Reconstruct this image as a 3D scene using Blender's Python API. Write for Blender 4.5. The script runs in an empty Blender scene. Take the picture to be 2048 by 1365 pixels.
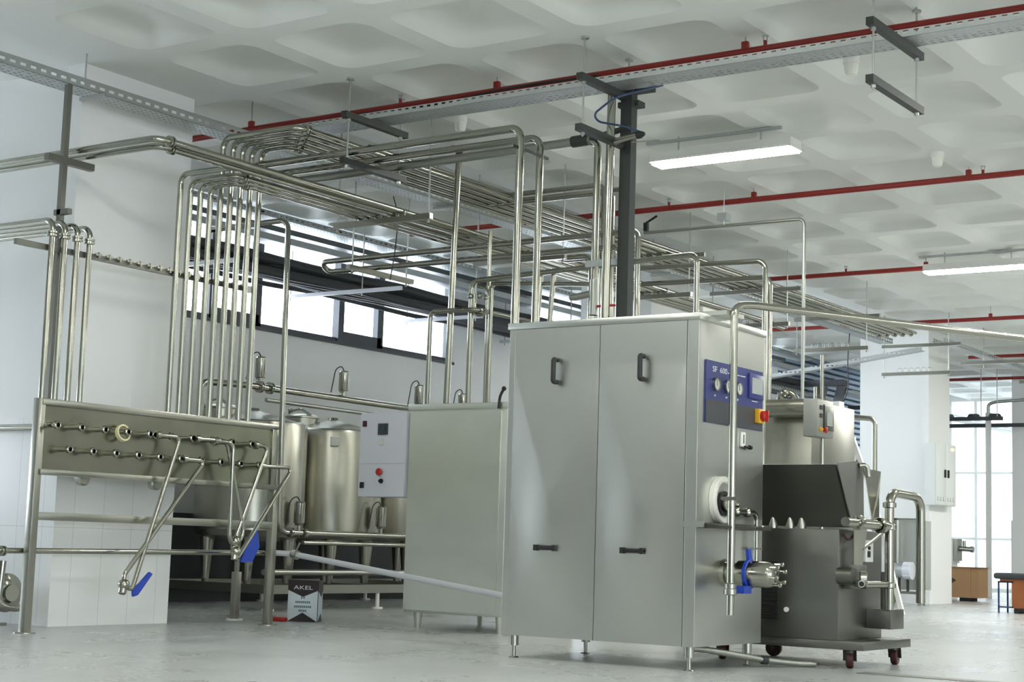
import bpy, bmesh, math, random
from mathutils import Vector, Matrix
random.seed(7)
sc = bpy.context.scene
COL = sc.collection
PI = math.pi
ORD = ['first', 'second', 'third', 'fourth', 'fifth', 'sixth', 'seventh', 'eighth', 'ninth', 'tenth']

# ------------------------------------------------------------------ materials
def nodes_of(name):
    m = bpy.data.materials.new(name); m.use_nodes = True
    nt = m.node_tree
    return m, nt, nt.nodes['Principled BSDF']

def N(nt, typ, **kw):
    n = nt.nodes.new(typ)
    for k, v in kw.items():
        if k in n.inputs: n.inputs[k].default_value = v
        else: setattr(n, k, v)
    return n

def mat(name, col, metal=0.0, rough=0.5, var=0.0, scale=(4, 4, 4), rvar=0.0, bump=0.0, bscale=60.0, coat=0.0):
    m, nt, b = nodes_of(name)
    b.inputs['Base Color'].default_value = (*col, 1)
    b.inputs['Metallic'].default_value = metal
    b.inputs['Roughness'].default_value = rough
    if coat: b.inputs['Coat Weight'].default_value = coat
    if var or rvar:
        tc = N(nt, 'ShaderNodeTexCoord')
        mp = N(nt, 'ShaderNodeMapping'); mp.inputs['Scale'].default_value = scale
        nt.links.new(tc.outputs['Object'], mp.inputs['Vector'])
        no = N(nt, 'ShaderNodeTexNoise', Scale=1.0, Detail=5.0)
        nt.links.new(mp.outputs['Vector'], no.inputs['Vector'])
        if var:
            mx = N(nt, 'ShaderNodeMix', data_type='RGBA')
            mx.inputs['A'].default_value = (*[c * (1 - var) for c in col], 1)
            mx.inputs['B'].default_value = (*[min(1, c * (1 + var)) for c in col], 1)
            nt.links.new(no.outputs['Fac'], mx.inputs['Factor'])
            nt.links.new(mx.outputs['Result'], b.inputs['Base Color'])
        if rvar:
            mr = N(nt, 'ShaderNodeMapRange')
            mr.inputs['To Min'].default_value = max(.02, rough - rvar)
            mr.inputs['To Max'].default_value = rough + rvar
            nt.links.new(no.outputs['Fac'], mr.inputs['Value'])
            nt.links.new(mr.outputs['Result'], b.inputs['Roughness'])
    if bump:
        tc2 = N(nt, 'ShaderNodeTexCoord')
        n2 = N(nt, 'ShaderNodeTexNoise', Scale=bscale, Detail=3.0)
        nt.links.new(tc2.outputs['Object'], n2.inputs['Vector'])
        bp = N(nt, 'ShaderNodeBump', Strength=bump, Distance=0.01)
        nt.links.new(n2.outputs['Fac'], bp.inputs['Height'])
        nt.links.new(bp.outputs['Normal'], b.inputs['Normal'])
    return m

def emit(name, col, strength):
    m, nt, b = nodes_of(name)
    b.inputs['Base Color'].default_value = (.8, .8, .8, 1)
    b.inputs['Emission Color'].default_value = (*col, 1)
    b.inputs['Emission Strength'].default_value = strength
    return m

def perforated(name, col, ua, va, pu, pv, fu, fv, metal=.75, rough=.45):
    """sheet metal punched with rows of slots; ua / va name the object axes along and across the sheet"""
    m, nt, b = nodes_of(name)
    b.inputs['Base Color'].default_value = (*col, 1)
    b.inputs['Metallic'].default_value = metal
    b.inputs['Roughness'].default_value = rough
    tc = N(nt, 'ShaderNodeTexCoord'); sp = N(nt, 'ShaderNodeSeparateXYZ')
    nt.links.new(tc.outputs['Object'], sp.inputs['Vector'])
    def win(axis, per, frac, add=0.0):
        ad = N(nt, 'ShaderNodeMath', operation='ADD'); ad.inputs[1].default_value = add
        nt.links.new(sp.outputs[axis], ad.inputs[0])
        d = N(nt, 'ShaderNodeMath', operation='DIVIDE'); d.inputs[1].default_value = per
        nt.links.new(ad.outputs[0], d.inputs[0])
        src = d.outputs[0]
        f = N(nt, 'ShaderNodeMath', operation='FLOORED_MODULO'); f.inputs[1].default_value = 1.0
        nt.links.new(src, f.inputs[0])
        c = N(nt, 'ShaderNodeMath', operation='LESS_THAN'); c.inputs[1].default_value = frac
        nt.links.new(f.outputs[0], c.inputs[0])
        return c.outputs[0]
    a, c = win(ua, pu, fu), win(va, pv, fv, .045 if va == 'Z' else 0.0)
    mu = N(nt, 'ShaderNodeMath', operation='MULTIPLY')
    nt.links.new(a, mu.inputs[0]); nt.links.new(c, mu.inputs[1])
    tr = N(nt, 'ShaderNodeBsdfTransparent'); mix = N(nt, 'ShaderNodeMixShader')
    nt.links.new(mu.outputs[0], mix.inputs['Fac'])
    nt.links.new(b.outputs[0], mix.inputs[1]); nt.links.new(tr.outputs[0], mix.inputs[2])
    nt.links.new(mix.outputs[0], nt.nodes['Material Output'].inputs['Surface'])
    return m

def tiled(name, col, joint, size, axes, jw=.006, rough=.35, var=.03, off=(0, 0), rvar=0.0, big=0.0):
    """painted or tiled surface with thin square joints along two object axes"""
    m, nt, b = nodes_of(name)
    tc = N(nt, 'ShaderNodeTexCoord'); sp = N(nt, 'ShaderNodeSeparateXYZ')
    nt.links.new(tc.outputs['Object'], sp.inputs['Vector'])
    outs = []
    for ax, s, o in zip(axes, size, off):
        ad = N(nt, 'ShaderNodeMath', operation='ADD'); ad.inputs[1].default_value = o + 100 * s
        nt.links.new(sp.outputs[ax], ad.inputs[0])
        f = N(nt, 'ShaderNodeMath', operation='FLOORED_MODULO'); f.inputs[1].default_value = s
        nt.links.new(ad.outputs[0], f.inputs[0])
        c = N(nt, 'ShaderNodeMath', operation='LESS_THAN'); c.inputs[1].default_value = jw
        nt.links.new(f.outputs[0], c.inputs[0]); outs.append(c.outputs[0])
    mx = N(nt, 'ShaderNodeMath', operation='MAXIMUM')
    nt.links.new(outs[0], mx.inputs[0]); nt.links.new(outs[1], mx.inputs[1])
    no = N(nt, 'ShaderNodeTexNoise', Scale=1.3, Detail=6.0, Roughness=.6)
    nt.links.new(tc.outputs['Object'], no.inputs['Vector'])
    base = N(nt, 'ShaderNodeMix', data_type='RGBA')
    base.inputs['A'].default_value = (*[c * (1 - var) for c in col], 1)
    base.inputs['B'].default_value = (*[min(1, c * (1 + var)) for c in col], 1)
    nt.links.new(no.outputs['Fac'], base.inputs['Factor'])
    fin = N(nt, 'ShaderNodeMix', data_type='RGBA')
    fin.inputs['B'].default_value = (*joint, 1)
    nt.links.new(mx.outputs[0], fin.inputs['Factor'])
    nt.links.new(base.outputs['Result'], fin.inputs['A'])
    nt.links.new(fin.outputs['Result'], b.inputs['Base Color'])
    b.inputs['Roughness'].default_value = rough
    if rvar:
        b.inputs['Specular IOR Level'].default_value = .85
        n3 = N(nt, 'ShaderNodeTexNoise', Scale=.9, Detail=7.0, Roughness=.65)
        nt.links.new(tc.outputs['Object'], n3.inputs['Vector'])
        mr = N(nt, 'ShaderNodeMapRange')
        mr.inputs['From Min'].default_value = .35; mr.inputs['From Max'].default_value = .65
        mr.inputs['To Min'].default_value = rough - rvar; mr.inputs['To Max'].default_value = rough + rvar
        nt.links.new(n3.outputs['Fac'], mr.inputs['Value'])
        nt.links.new(mr.outputs['Result'], b.inputs['Roughness'])
    return m

def glass(name):
    m, nt, b = nodes_of(name)
    tr = N(nt, 'ShaderNodeBsdfTransparent'); gl = N(nt, 'ShaderNodeBsdfGlossy'); gl.inputs['Roughness'].default_value = .03
    mix = N(nt, 'ShaderNodeMixShader'); mix.inputs['Fac'].default_value = .07
    nt.links.new(tr.outputs[0], mix.inputs[1]); nt.links.new(gl.outputs[0], mix.inputs[2])
    nt.links.new(mix.outputs[0], nt.nodes['Material Output'].inputs['Surface'])
    return m

def frosted(name):
    m, nt, b = nodes_of(name)
    tl = N(nt, 'ShaderNodeBsdfTranslucent'); tl.inputs['Color'].default_value = (.45, .45, .44, 1)
    nt.links.new(tl.outputs[0], nt.nodes['Material Output'].inputs['Surface'])
    return m

M = dict(
    sheet=mat('brushed_sheet_steel', (.70, .71, .665), 1, .30),
    sheet2=mat('dull_sheet_steel', (.80, .82, .75), 1, .36, var=.10, scale=(2, 2, 3)),
    pipe=mat('polished_pipe_steel', (.39, .39, .335), 1, .16),
    pipedull=mat('dull_pipe_steel', (.42, .43, .39), 1, .36, var=.06, scale=(6, 6, 6), rvar=.06),
    panel=mat('stained_panel_steel', (.26, .26, .205), 1, .24, var=.2, scale=(2, 5, 5), rvar=.08),
    frame=mat('frame_steel', (.38, .38, .33), 1, .28),
    tank=mat('tank_steel', (.37, .365, .31), 1, .27),
    dark=mat('dark_sheet_steel', (.085, .085, .075), .8, .42, var=.10, scale=(3, 3, 6), rvar=.06),
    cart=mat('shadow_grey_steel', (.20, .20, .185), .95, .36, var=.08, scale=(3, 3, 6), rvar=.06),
    galv=mat('galvanised_steel', (.50, .53, .54), .85, .45, var=.16, scale=(25, 25, 25), rvar=.08),
    galvd=mat('weathered_galvanised_steel', (.05, .055, .053), .4, .5, var=.15, scale=(25, 25, 25)),
    rod=mat('threaded_rod_zinc', (.45, .46, .45), .9, .4),
    tubegrey=mat('dull_square_tube_steel', (.20, .20, .175), .9, .42),
    white=mat('white_wall_paint', (.84, .85, .84), 0, .55, var=.02, scale=(1, 1, 1)),
    ceil=mat('white_ceiling_paint', (.77, .785, .75), 0, .7, var=.02, scale=(.8, .8, .8)),
    red=mat('red_sprinkler_paint', (.24, .016, .012), 0, .4),
    black=mat('black_plastic', (.012, .012, .013), 0, .5),
    foam=mat('black_foam_insulation', (.045, .048, .052), 0, .65, var=.2, scale=(9, 9, 9)),
    frameblk=mat('anthracite_window_frame', (.07, .075, .085), .2, .45),
    shutter=mat('blue_grey_louvre', (.30, .37, .46), .3, .45),
    blue=mat('blue_plastic', (.018, .06, .40), 0, .35),
    bluepan=mat('navy_control_film', (.035, .045, .19), 0, .35),
    greypan=mat('charcoal_control_film', (.055, .058, .066), 0, .35),
    redp=mat('red_plastic', (.45, .02, .015), 0, .3),
    yellow=mat('yellow_plastic', (.75, .42, .03), 0, .35),
    tape=mat('cream_tape', (.72, .66, .40), 0, .6),
    plastw=mat('white_plastic', (.80, .80, .77), 0, .4),
    cream=mat('cream_polymer_ring', (.80, .79, .72), 0, .4),
    boxgrey=mat('grey_enclosure_paint', (.66, .68, .74), 0, .4, var=.02, scale=(2, 2, 2)),
    encl=mat('beige_grey_steel', (.36, .37, .34), .6, .42),
    boxwhite=mat('pale_enclosure_paint', (.72, .75, .74), 0, .45),
    screen=mat('grey_screen', (.42, .45, .43), 0, .2),
    lcd=mat('dark_display', (.03, .06, .07), 0, .15),
    dial=mat('gauge_dial', (.62, .63, .60), 0, .4),
    card=mat('brown_cardboard', (.34, .20, .10), 0, .8, var=.08, scale=(6, 6, 6)),
    wood=mat('orange_wood', (.26, .08, .022), 0, .5, var=.2, scale=(12, 12, 2)),
    cush=mat('charcoal_cushion', (.035, .04, .048), 0, .8),
    boxpaper=mat('pale_box_print', (.62, .70, .74), 0, .6, var=.05, scale=(10, 10, 10)),
    boxdark=mat('maroon_black_box_print', (.025, .015, .018), 0, .5),
    ink=mat('teal_grey_ink', (.13, .20, .22), 0, .6),
    inkw=mat('white_ink', (.75, .76, .78), 0, .5),
    wheel=mat('maroon_caster_rubber', (.05, .012, .012), 0, .5),
    grey=mat('grey_drain_plastic', (.55, .57, .60), 0, .35),
    hole=mat('dark_bore', (.012, .012, .012), 0, .8),
    bluecab=mat('blue_cable_sheath', (.03, .06, .14), 0, .4),
    drain=mat('drain_grating_steel', (.30, .31, .29), .8, .5, var=.2, scale=(20, 3, 3)),
    lamp=emit('lamp_diffuser', (1, 1, .93), 62.0),
    led=emit('amber_indicator', (1, .35, .05), 1.2),
    glass=glass('window_glass'),
    frosted=frosted('frosted_glazing'),
    darkrefl=mat('dark_grey_for_reflections', (.12, .125, .12), 0, .5),  # dark finish of unseen surfaces added for the steel to reflect
    floor=tiled('grey_floor', (.41, .425, .42), (.32, .33, .325), (.62, .62), ('X', 'Y'), jw=.006, rough=.30, var=.08, rvar=.06),
    tileY=tiled('white_wall_tile', (.80, .81, .79), (.55, .56, .55), (.285, .72), ('Y', 'Z'), jw=.004, rough=.3),
    tileX=tiled('white_wall_tile_side', (.80, .81, .80), (.55, .56, .55), (.285, .72), ('X', 'Z'), jw=.004, rough=.3),
    trayY=perforated('punched_tray_sheet', (.52, .55, .54), 'Y', 'X', .055, .042, .55, .30),
    trayX=perforated('punched_tray_sheet_cross', (.52, .55, .56), 'X', 'Y', .055, .042, .55, .30),
    sideY=perforated('punched_tray_side', (.40, .43, .42), 'Y', 'Z', .09, .07, .55, .3),
    sideX=perforated('punched_tray_side_cross', (.62, .65, .65), 'X', 'Z', .07, .07, .5, .25),
)

# ------------------------------------------------------------------ geometry
class MB:
    def __init__(s): s.bm = bmesh.new()
    def box(s, lo, hi, bev=0, rz=0, about=None):
        lo, hi = Vector(lo), Vector(hi)
        r = bmesh.ops.create_cube(s.bm, size=1)
        c, d = (lo + hi) / 2, hi - lo
        vs = r['verts']
        for v in vs: v.co = Vector((v.co.x * d.x, v.co.y * d.y, v.co.z * d.z))
        if bev:
            es = list({e for v in vs for e in v.link_edges})
            r2 = bmesh.ops.bevel(s.bm, geom=es, offset=bev, segments=2, affect='EDGES', profile=.5)
            vs = list({v for f in r2['faces'] for v in f.verts} | {v for v in vs if v.is_valid})
        rot = Matrix.Rotation(rz, 3, 'Z')
        for v in vs: v.co = rot @ v.co + c
        return s
    def bar(s, a, b, w, h=None):
        """rectangular bar from a to b (w sideways, h upwards)"""
        a, b = Vector(a), Vector(b); h = h or w
        d = (b - a).normalized()
        up = Vector((0, 0, 1)) if abs(d.z) < .95 else Vector((0, 1, 0))
        sx = d.cross(up).normalized(); uy = sx.cross(d).normalized()
        vs = []
        for p in (a, b):
            for i, j in ((-1, -1), (1, -1), (1, 1), (-1, 1)):
                vs.append(s.bm.verts.new(p + sx * (i * w / 2) + uy * (j * h / 2)))
        for q in ((3, 2, 1, 0), (4, 5, 6, 7), (0, 1, 5, 4), (1, 2, 6, 5), (2, 3, 7, 6), (3, 0, 4, 7)):
            s.bm.faces.new([vs[i] for i in q])
        return s
    def tube(s, pts, r, bend=0.0, seg=12, caps=True, r2=None, hollow=0.0):
        pts = [Vector(p) for p in pts]
        path = [pts[0]]
        for i in range(1, len(pts) - 1):
            p, a, b = pts[i], pts[i - 1], pts[i + 1]
            da, db = (a - p), (b - p)
            t = min(bend, da.length * .49, db.length * .49)
            if t < 1e-4: path.append(p); continue
            da.normalize(); db.normalize()
            ang = da.angle(db)
            if ang > PI - .02: path.append(p); continue
            rad = t * math.tan(ang / 2)
            c = p + (da + db).normalized() * (rad / math.sin(ang / 2))
            va, vb = p + da * t - c, p + db * t - c
            n = 7; th = va.angle(vb); ax = va.cross(vb).normalized()
            for k in range(n + 1):
                path.append(c + Matrix.Rotation(th * k / n, 3, ax) @ va)
        path.append(pts[-1])
        rings = []; nrm = None
        for i, p in enumerate(path):
            d = (path[min(i + 1, len(path) - 1)] - path[max(i - 1, 0)]).normalized()
            if nrm is None:
                up = Vector((0, 0, 1)) if abs(d.z) < .9 else Vector((1, 0, 0))
                nrm = d.cross(up).normalized()
            else:
                nrm = (nrm - d * nrm.dot(d)).normalized()
            bi = d.cross(nrm)
            rr = r if r2 is None else r + (r2 - r) * i / (len(path) - 1)
            rings.append([s.bm.verts.new(p + (nrm * math.cos(2 * PI * k / seg) + bi * math.sin(2 * PI * k / seg)) * rr) for k in range(seg)])
        for A, B in zip(rings, rings[1:]):
            for k in range(seg):
                s.bm.faces.new((A[k], A[(k + 1) % seg], B[(k + 1) % seg], B[k]))
        if caps:
            s.bm.faces.new(rings[0][::-1]); s.bm.faces.new(rings[-1])
        return s
    def cyl(s, a, b, r, seg=16, r2=None): return s.tube([a, b], r, seg=seg, r2=r2)
    def lathe(s, prof, c, axis=(0, 0, 1), seg=24, arc=2 * PI):
        """profile [(radius, height)] spun about an axis through c"""
        c, d = Vector(c), Vector(axis).normalized()
        u = d.cross(Vector((0, 0, 1)) if abs(d.z) < .9 else Vector((1, 0, 0))).normalized(); w = d.cross(u)
        rings = []
        for r, h in prof:
            if r < 1e-5: rings.append([s.bm.verts.new(c + d * h)])
            else: rings.append([s.bm.verts.new(c + d * h + (u * math.cos(2 * PI * k / seg) + w * math.sin(2 * PI * k / seg)) * r) for k in range(seg)])
        for A, B in zip(rings, rings[1:]):
            for k in range(seg):
                k2 = (k + 1) % seg
                if len(A) == 1 and len(B) == 1: continue
                if len(A) == 1: s.bm.faces.new((A[0], B[k2], B[k]))
                elif len(B) == 1: s.bm.faces.new((A[k], A[k2], B[0]))
                else: s.bm.faces.new((A[k], A[k2], B[k2], B[k]))
        return s
    def ball(s, c, r, seg=14):
        n = seg // 2
        return s.lathe([(r * math.sin(PI * i / n), -r * math.cos(PI * i / n)) for i in range(n + 1)], c, seg=seg)
    def prism(s, poly, off):
        off = Vector(off)
        a = [s.bm.verts.new(Vector(p)) for p in poly]; b = [s.bm.verts.new(Vector(p) + off) for p in poly]
        s.bm.faces.new(a[::-1]); s.bm.faces.new(b)
        for i in range(len(a)):
            j = (i + 1) % len(a); s.bm.faces.new((a[i], a[j], b[j], b[i]))
        return s
    def face(s, poly):
        s.bm.faces.new([s.bm.verts.new(Vector(p)) for p in poly]); return s
    def mesh(s, name, off=Vector(), smooth=True, fix=True):
        if fix: bmesh.ops.recalc_face_normals(s.bm, faces=s.bm.faces)
        for v in s.bm.verts: v.co -= off
        me = bpy.data.meshes.new(name); s.bm.to_mesh(me); s.bm.free()
        if smooth:
            for p in me.polygons: p.use_smooth = True
            me.set_sharp_from_angle(angle=math.radians(32))
        return me

def wloc(o):
    p = Vector()
    while o: p += Vector(o.location); o = o.parent
    return p

def tag(o, label, cat, group=None):
    o['label'] = label; o['category'] = cat
    if group: o['group'] = group
    return o

def thing(name, label, cat, loc, group=None):
    o = bpy.data.objects.new(name, None); COL.objects.link(o); o.location = loc; o.empty_display_size = .1
    return tag(o, label, cat, group)

def part(mb, name, m, parent, label=None, smooth=True):
    off = wloc(parent)
    o = bpy.data.objects.new(name, mb.mesh(name, off, smooth)); COL.objects.link(o)
    o.parent = parent
    o.data.materials.append(M[m] if isinstance(m, str) else m)
    if label: o['label'] = label
    return o

def single(mb, name, m, label, cat, group=None):
    vs = [v.co for v in mb.bm.verts]
    lo = [min(v[i] for v in vs) for i in range(3)]; hi = [max(v[i] for v in vs) for i in range(3)]
    loc = Vector(((lo[0] + hi[0]) / 2, (lo[1] + hi[1]) / 2, lo[2]))
    o = bpy.data.objects.new(name, mb.mesh(name, loc)); COL.objects.link(o); o.location = loc
    o.data.materials.append(M[m])
    return tag(o, label, cat, group)

def struct(mb, name, m, parent=None, smooth=False):
    o = bpy.data.objects.new(name, mb.mesh(name, wloc(parent) if parent else Vector(), smooth)); COL.objects.link(o)
    o.data.materials.append(M[m])
    if parent: o.parent = parent
    else: o['kind'] = 'structure'
    return o

def text(txt, name, m, parent, pos, size, xdir, updir=(0, 0, 1), depth=.001, sx=1.0):
    cu = bpy.data.curves.new(name, 'FONT'); cu.body = txt; cu.size = size; cu.extrude = depth
    cu.align_x = 'CENTER'; cu.align_y = 'CENTER'
    tmp = bpy.data.objects.new(name + '_curve', cu); COL.objects.link(tmp)
    dg = bpy.context.evaluated_depsgraph_get()
    me = bpy.data.meshes.new_from_object(tmp.evaluated_get(dg))
    bpy.data.objects.remove(tmp); bpy.data.curves.remove(cu)
    x, u = Vector(xdir).normalized(), Vector(updir).normalized(); n = x.cross(u)
    R = Matrix((x * sx, u, n)).transposed()
    off = Vector(pos) - wloc(parent)
    for v in me.vertices: v.co = R @ v.co + off
    me.materials.clear(); me.materials.append(M[m])
    o = bpy.data.objects.new(name, me); COL.objects.link(o); o.parent = parent
    return o

def pipe(label, pts, r, bend=.07, group=None, m='pipe', collars=(), name='steel_pipe', cat='pipe', cm=None):
    mb = MB().tube(pts, r, bend, seg=14)
    o = single(mb, name, m, label, cat, group)
    for p, d in collars:
        p, d = Vector(p), Vector(d).normalized()
        part(MB().lathe([(r * .9, -.022), (r * 1.75, -.018), (r * 1.75, -.004), (r * 1.3, -.002), (r * 1.3, .002), (r * 1.75, .004), (r * 1.75, .018), (r * .9, .022)], p, d, 12), 'union_nut', cm or m, o)
    return o

# ------------------------------------------------------------------ camera
cd = bpy.data.cameras.new('camera'); cam = bpy.data.objects.new('camera', cd); COL.objects.link(cam); sc.camera = cam
Rv, Uv, Fv = Vector((.82614208, .56258587, .03140714)), Vector((.0435213, -.11928438, .99190581)), Vector((-.56177858, .81808824, .12303031))
cam.matrix_world = Matrix(((Rv.x, Uv.x, -Fv.x, 0), (Rv.y, Uv.y, -Fv.y, 0), (Rv.z, Uv.z, -Fv.z, .7), (0, 0, 0, 1)))
cd.sensor_width = 36; cd.lens = 57.73; cd.clip_start = .05; cd.clip_end = 200

# ------------------------------------------------------------------ the setting
struct(MB().box((-16, -5, -.2), (8, 37, 0)), 'floor', 'floor')

def ceiling():
    mb = MB(); bm = mb.bm
    X0, Y0, PX_, PY_, Z, D = -4.985, 9.41, 1.045, 1.09, 4.22, .12
    def rr(cx, cy, hx, hy, r, z, n=4):
        out = []
        for sx, sy, a0 in ((1, 1, 0), (-1, 1, 90), (-1, -1, 180), (1, -1, 270)):
            for k in range(n + 1):
                a = math.radians(a0 + 90 * k / n)
                out.append(bm.verts.new((cx + sx * (hx - r) + r * math.cos(a), cy + sy * (hy - r) + r * math.sin(a), z)))
        return out
    i0, i1, j0, j1 = -6, 12, -13, 24
    for i in range(i0, i1):
        for j in range(j0, j1):
            xb, yb = X0 + PX_ * i, Y0 + PY_ * j
            flat = xb < -8.7 and yb < 9.2          # near (+X, -Y) corner of the opening
            x1, y0 = xb + .1, yb - .1
            x0, y1 = x1 - PX_, y0 + PY_
            if flat:
                mb.face([(x0, y0, Z), (x0, y1, Z), (x1, y1, Z), (x1, y0, Z)]); continue
            cx, cy = xb - .42, yb + .44
            o = rr(cx, cy, .42, .44, .14, Z)
            lev = [o] + [rr(cx, cy, .42 * f_, .44 * f_, .14 * f_, Z + d_) for f_, d_ in ((.90, .07), (.74, .102), (.5, .124), (.25, .133))]
            n = len(o)
            q = [bm.verts.new(c) for c in ((x1, y1, Z), (x0, y1, Z), (x0, y0, Z), (x1, y0, Z))]
            m = n // 4
            for s_ in range(4):
                for k in range(m - 1): bm.faces.new((q[s_], o[s_ * m + k + 1], o[s_ * m + k]))
                bm.faces.new((q[s_], q[(s_ + 1) % 4], o[((s_ + 1) * m) % n], o[s_ * m + m - 1]))
            for A_, B_ in zip(lev, lev[1:]):
                for k in range(n): bm.faces.new((A_[k], A_[(k + 1) % n], B_[(k + 1) % n], B_[k])).smooth = True
            bm.faces.new(lev[-1]).smooth = True
    xe = X0 + PX_ * i0 + .1 - PX_
    mb.box((-16, -5, Z), (xe, 9.3, Z + .4))
    mb.box((-16, 9.3, 4.5), (xe, 37, 4.7))
    mb.face([(xe, 9.3, Z), (xe, 37, Z), (xe, 37, 4.55), (xe, 9.3, 4.55)])
    return mb
struct(ceiling(), 'ceiling', 'ceil')
struct(MB().box((-16, -5, 4.75), (8, 37, 4.9)), 'roof_slab', 'ceil')  # roof slab above the coffers, unseen from the hall

# left wall ending in a square pier, with tile cladding below
wl = struct(MB().box((-16, 8.15, 0), (-9.7, 9.26, 4.22)).box((-9.75, 8.10, 0), (-9.57, 9.26, 4.22)), 'wall_left', 'white')
struct(MB().box((-16, 8.09, 0), (-9.59, 8.16, 1.53)), 'wall_tile_side', 'tileX', wl)
struct(MB().box((-9.6, 8.085, 0), (-9.555, 9.265, 1.14)), 'wall_tile', 'tileY', wl)

# window wall
XW = -12.7
wb = MB()
wb.box((XW - .3, 9.26, 0), (XW, 19.0, 3.03)).box((XW - .3, 19.0, 0), (XW, 22.6, 1.7)).box((XW - .3, 22.6, 0), (XW, 27, 3.03)).box((XW - .3, 9.26, 4.38), (XW, 27, 4.6)).box((XW - .3, 17.1, 3.03), (XW, 19.0, 4.38)).box((XW - .3, 26.6, 3.03), (XW, 27, 4.38)).box((XW - .3, 31.5, 0), (XW, 36.2, 4.6)).box((XW - .3, 27, 0), (XW, 31.5, 1.2)).box((XW - .3, 27, 4.4), (XW, 31.5, 4.6))
struct(wb, 'wall_back', 'white')
struct(MB().box((XW - .3, 9.2, 3.0), (XW + .03, 17.14, 3.035)).box((XW - .3, 18.95, 1.67), (XW + .03, 22.62, 1.705)), 'trim_2', 'frameblk')
edges = [9.35, 10.55, 11.29, 12.72, 13.47, 14.86, 15.66, 17.07, 19.0, 20.4, 21.2, 22.6, 23.4, 24.8, 26.6]
wn = 0
for k in range(14):
    a, b = edges[k], edges[k + 1]
    if k == 7: continue
    wn += 1
    wide = (b - a) > 1.1
    w = bpy.data.objects.new('window_%d' % wn, None); COL.objects.link(w); w.location = (XW, (a + b) / 2, 3.03); w['kind'] = 'structure'
    t = .035 if wide else .075; zb = .05 if wide else .14
    z0 = 1.7 if 8 <= k <= 10 else 3.03  # hidden lower glazing: sills dropped to let light onto the far wall
    f = MB()
    f.box((XW - .09, a, z0), (XW - .01, b, z0 + zb)).box((XW - .09, a, 4.30), (XW - .01, b, 4.38))
    f.box((XW - .09, a, z0), (XW - .01, a + t, 4.38)).box((XW - .09, b - t, z0), (XW - .01, b, 4.38))
    if k in (4, 6): f.box((XW - .07, b - .05, z0), (XW + .02, b + .05 if k == 4 else b + .03, 4.38))
    struct(f, 'window_frame', 'frameblk', w)
    struct(MB().box((XW - .06, a + t, z0 + zb), (XW - .05, b - t, 4.30)), 'window_pane', 'glass', w)

# dark louvred shutter deep in the corner
w = bpy.data.objects.new('window_14', None); COL.objects.link(w); w.location = (XW, 29, 1.2); w['kind'] = 'structure'
f = MB()
for k in range(30):
    z = 1.22 + k * .106
    f.prism([(XW - .02, 27, z), (XW + .05, 27, z - .03), (XW + .05, 27, z + .03), (XW - .02, 27, z + .085)], (0, 4.5, 0))
f.box((XW - .12, 27, 1.2), (XW - .08, 31.5, 4.4))
struct(f, 'louvre', 'shutter', w)

# far white wall with its column and tile cladding
struct(MB().box((-10.1, 24.5, 0), (-9.05, 25.35, 4.22)).box((-10.12, 24.47, 0), (-9.05, 25.37, 1.40)), 'wall_far', 'white')
struct(MB().box((-9.06, 24.42, 0), (-8.95, 25.35, 4.22)).box((-9.06, 24.40, 0), (-8.925, 25.37, 1.40)), 'wall_column', 'white')
struct(MB().box((-9.73, 31.0, 0), (-4.5, 31.9, 4.22)).box((-9.75, 30.97, 0), (-4.5, 31.92, 1.45)), 'wall_right', 'white')

struct(MB().box((-10.55, 16.83, 0), (-9.57, 18.0, 4.22)), 'wall_pier', 'white')

# far glazed wall
w = bpy.data.objects.new('window_15', None); COL.objects.link(w); w.location = (-8, 36, 0); w['kind'] = 'structure'
f = MB().box((-12.7, 35.95, 0), (-5, 36.08, .08)).box((-12.7, 35.95, 4.2), (-5, 36.08, 4.6))
for x in (-12.68, -12.1, -10.6, -9.1, -7.6, -6.1): f.box((x - .03, 35.96, 0), (x + .03, 36.06, 4.3))
for z in (1.15, 2.6): f.box((-12.7, 35.97, z - .02), (-5, 36.05, z + .02))
struct(f, 'window_frame', 'plastw', w)
struct(MB().box((-12.7, 36.0, .08), (-5, 36.01, 4.2)), 'window_pane', 'frosted', w)
struct(MB().box((-4.5, 31, 0), (8, 31.3, 4.6)), 'wall_end', 'white')
struct(MB().box((7.8, -5, 0), (8, 37, 1.0)).box((7.8, -5, 2.2), (8, 6, 4.6)).box((7.8, 6, 1.0), (8, 37, 4.6)), 'wall_opposite', 'white')
struct(MB().box((-16, -5, 0), (-5, -4.8, 4.6)).box((-5, -5, 0), (8, -4.8, 4.6)), 'wall_front', 'white')
struct(MB().box((-15.8, -4.85, 0), (7.8, -4.78, 1.55)), 'reflection_band_front', 'darkrefl')  # unseen dark band added to darken the cabinet front's lower reflections
struct(MB().box((-10.6, -4.84, 0), (-5.6, -4.76, 3.4)), 'reflection_panel', 'darkrefl')  # unseen dark panel added so the cabinet doors' creases reflect something dark
struct(MB().box((-4.45, 30.95, 0), (7.8, 31.05, 1.55)), 'reflection_band_end', 'darkrefl')  # unseen dark band added to darken reflections low on the cabinet's side
struct(MB().box((-16, -5, 0), (-15.8, 3.5, 4.6)).box((-16, 3.5, 0), (-15.8, 8.2, 1.0)).box((-16, 3.5, 2.2), (-15.8, 8.2, 4.6)), 'wall_corner', 'white')
single(MB().box((-3.9, 9.42, .0005), (3.5, 9.56, .004)), 'floor_drain', 'drain', 'long flat steel drain strip set in the floor in front of the trolley', 'drain')

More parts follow.
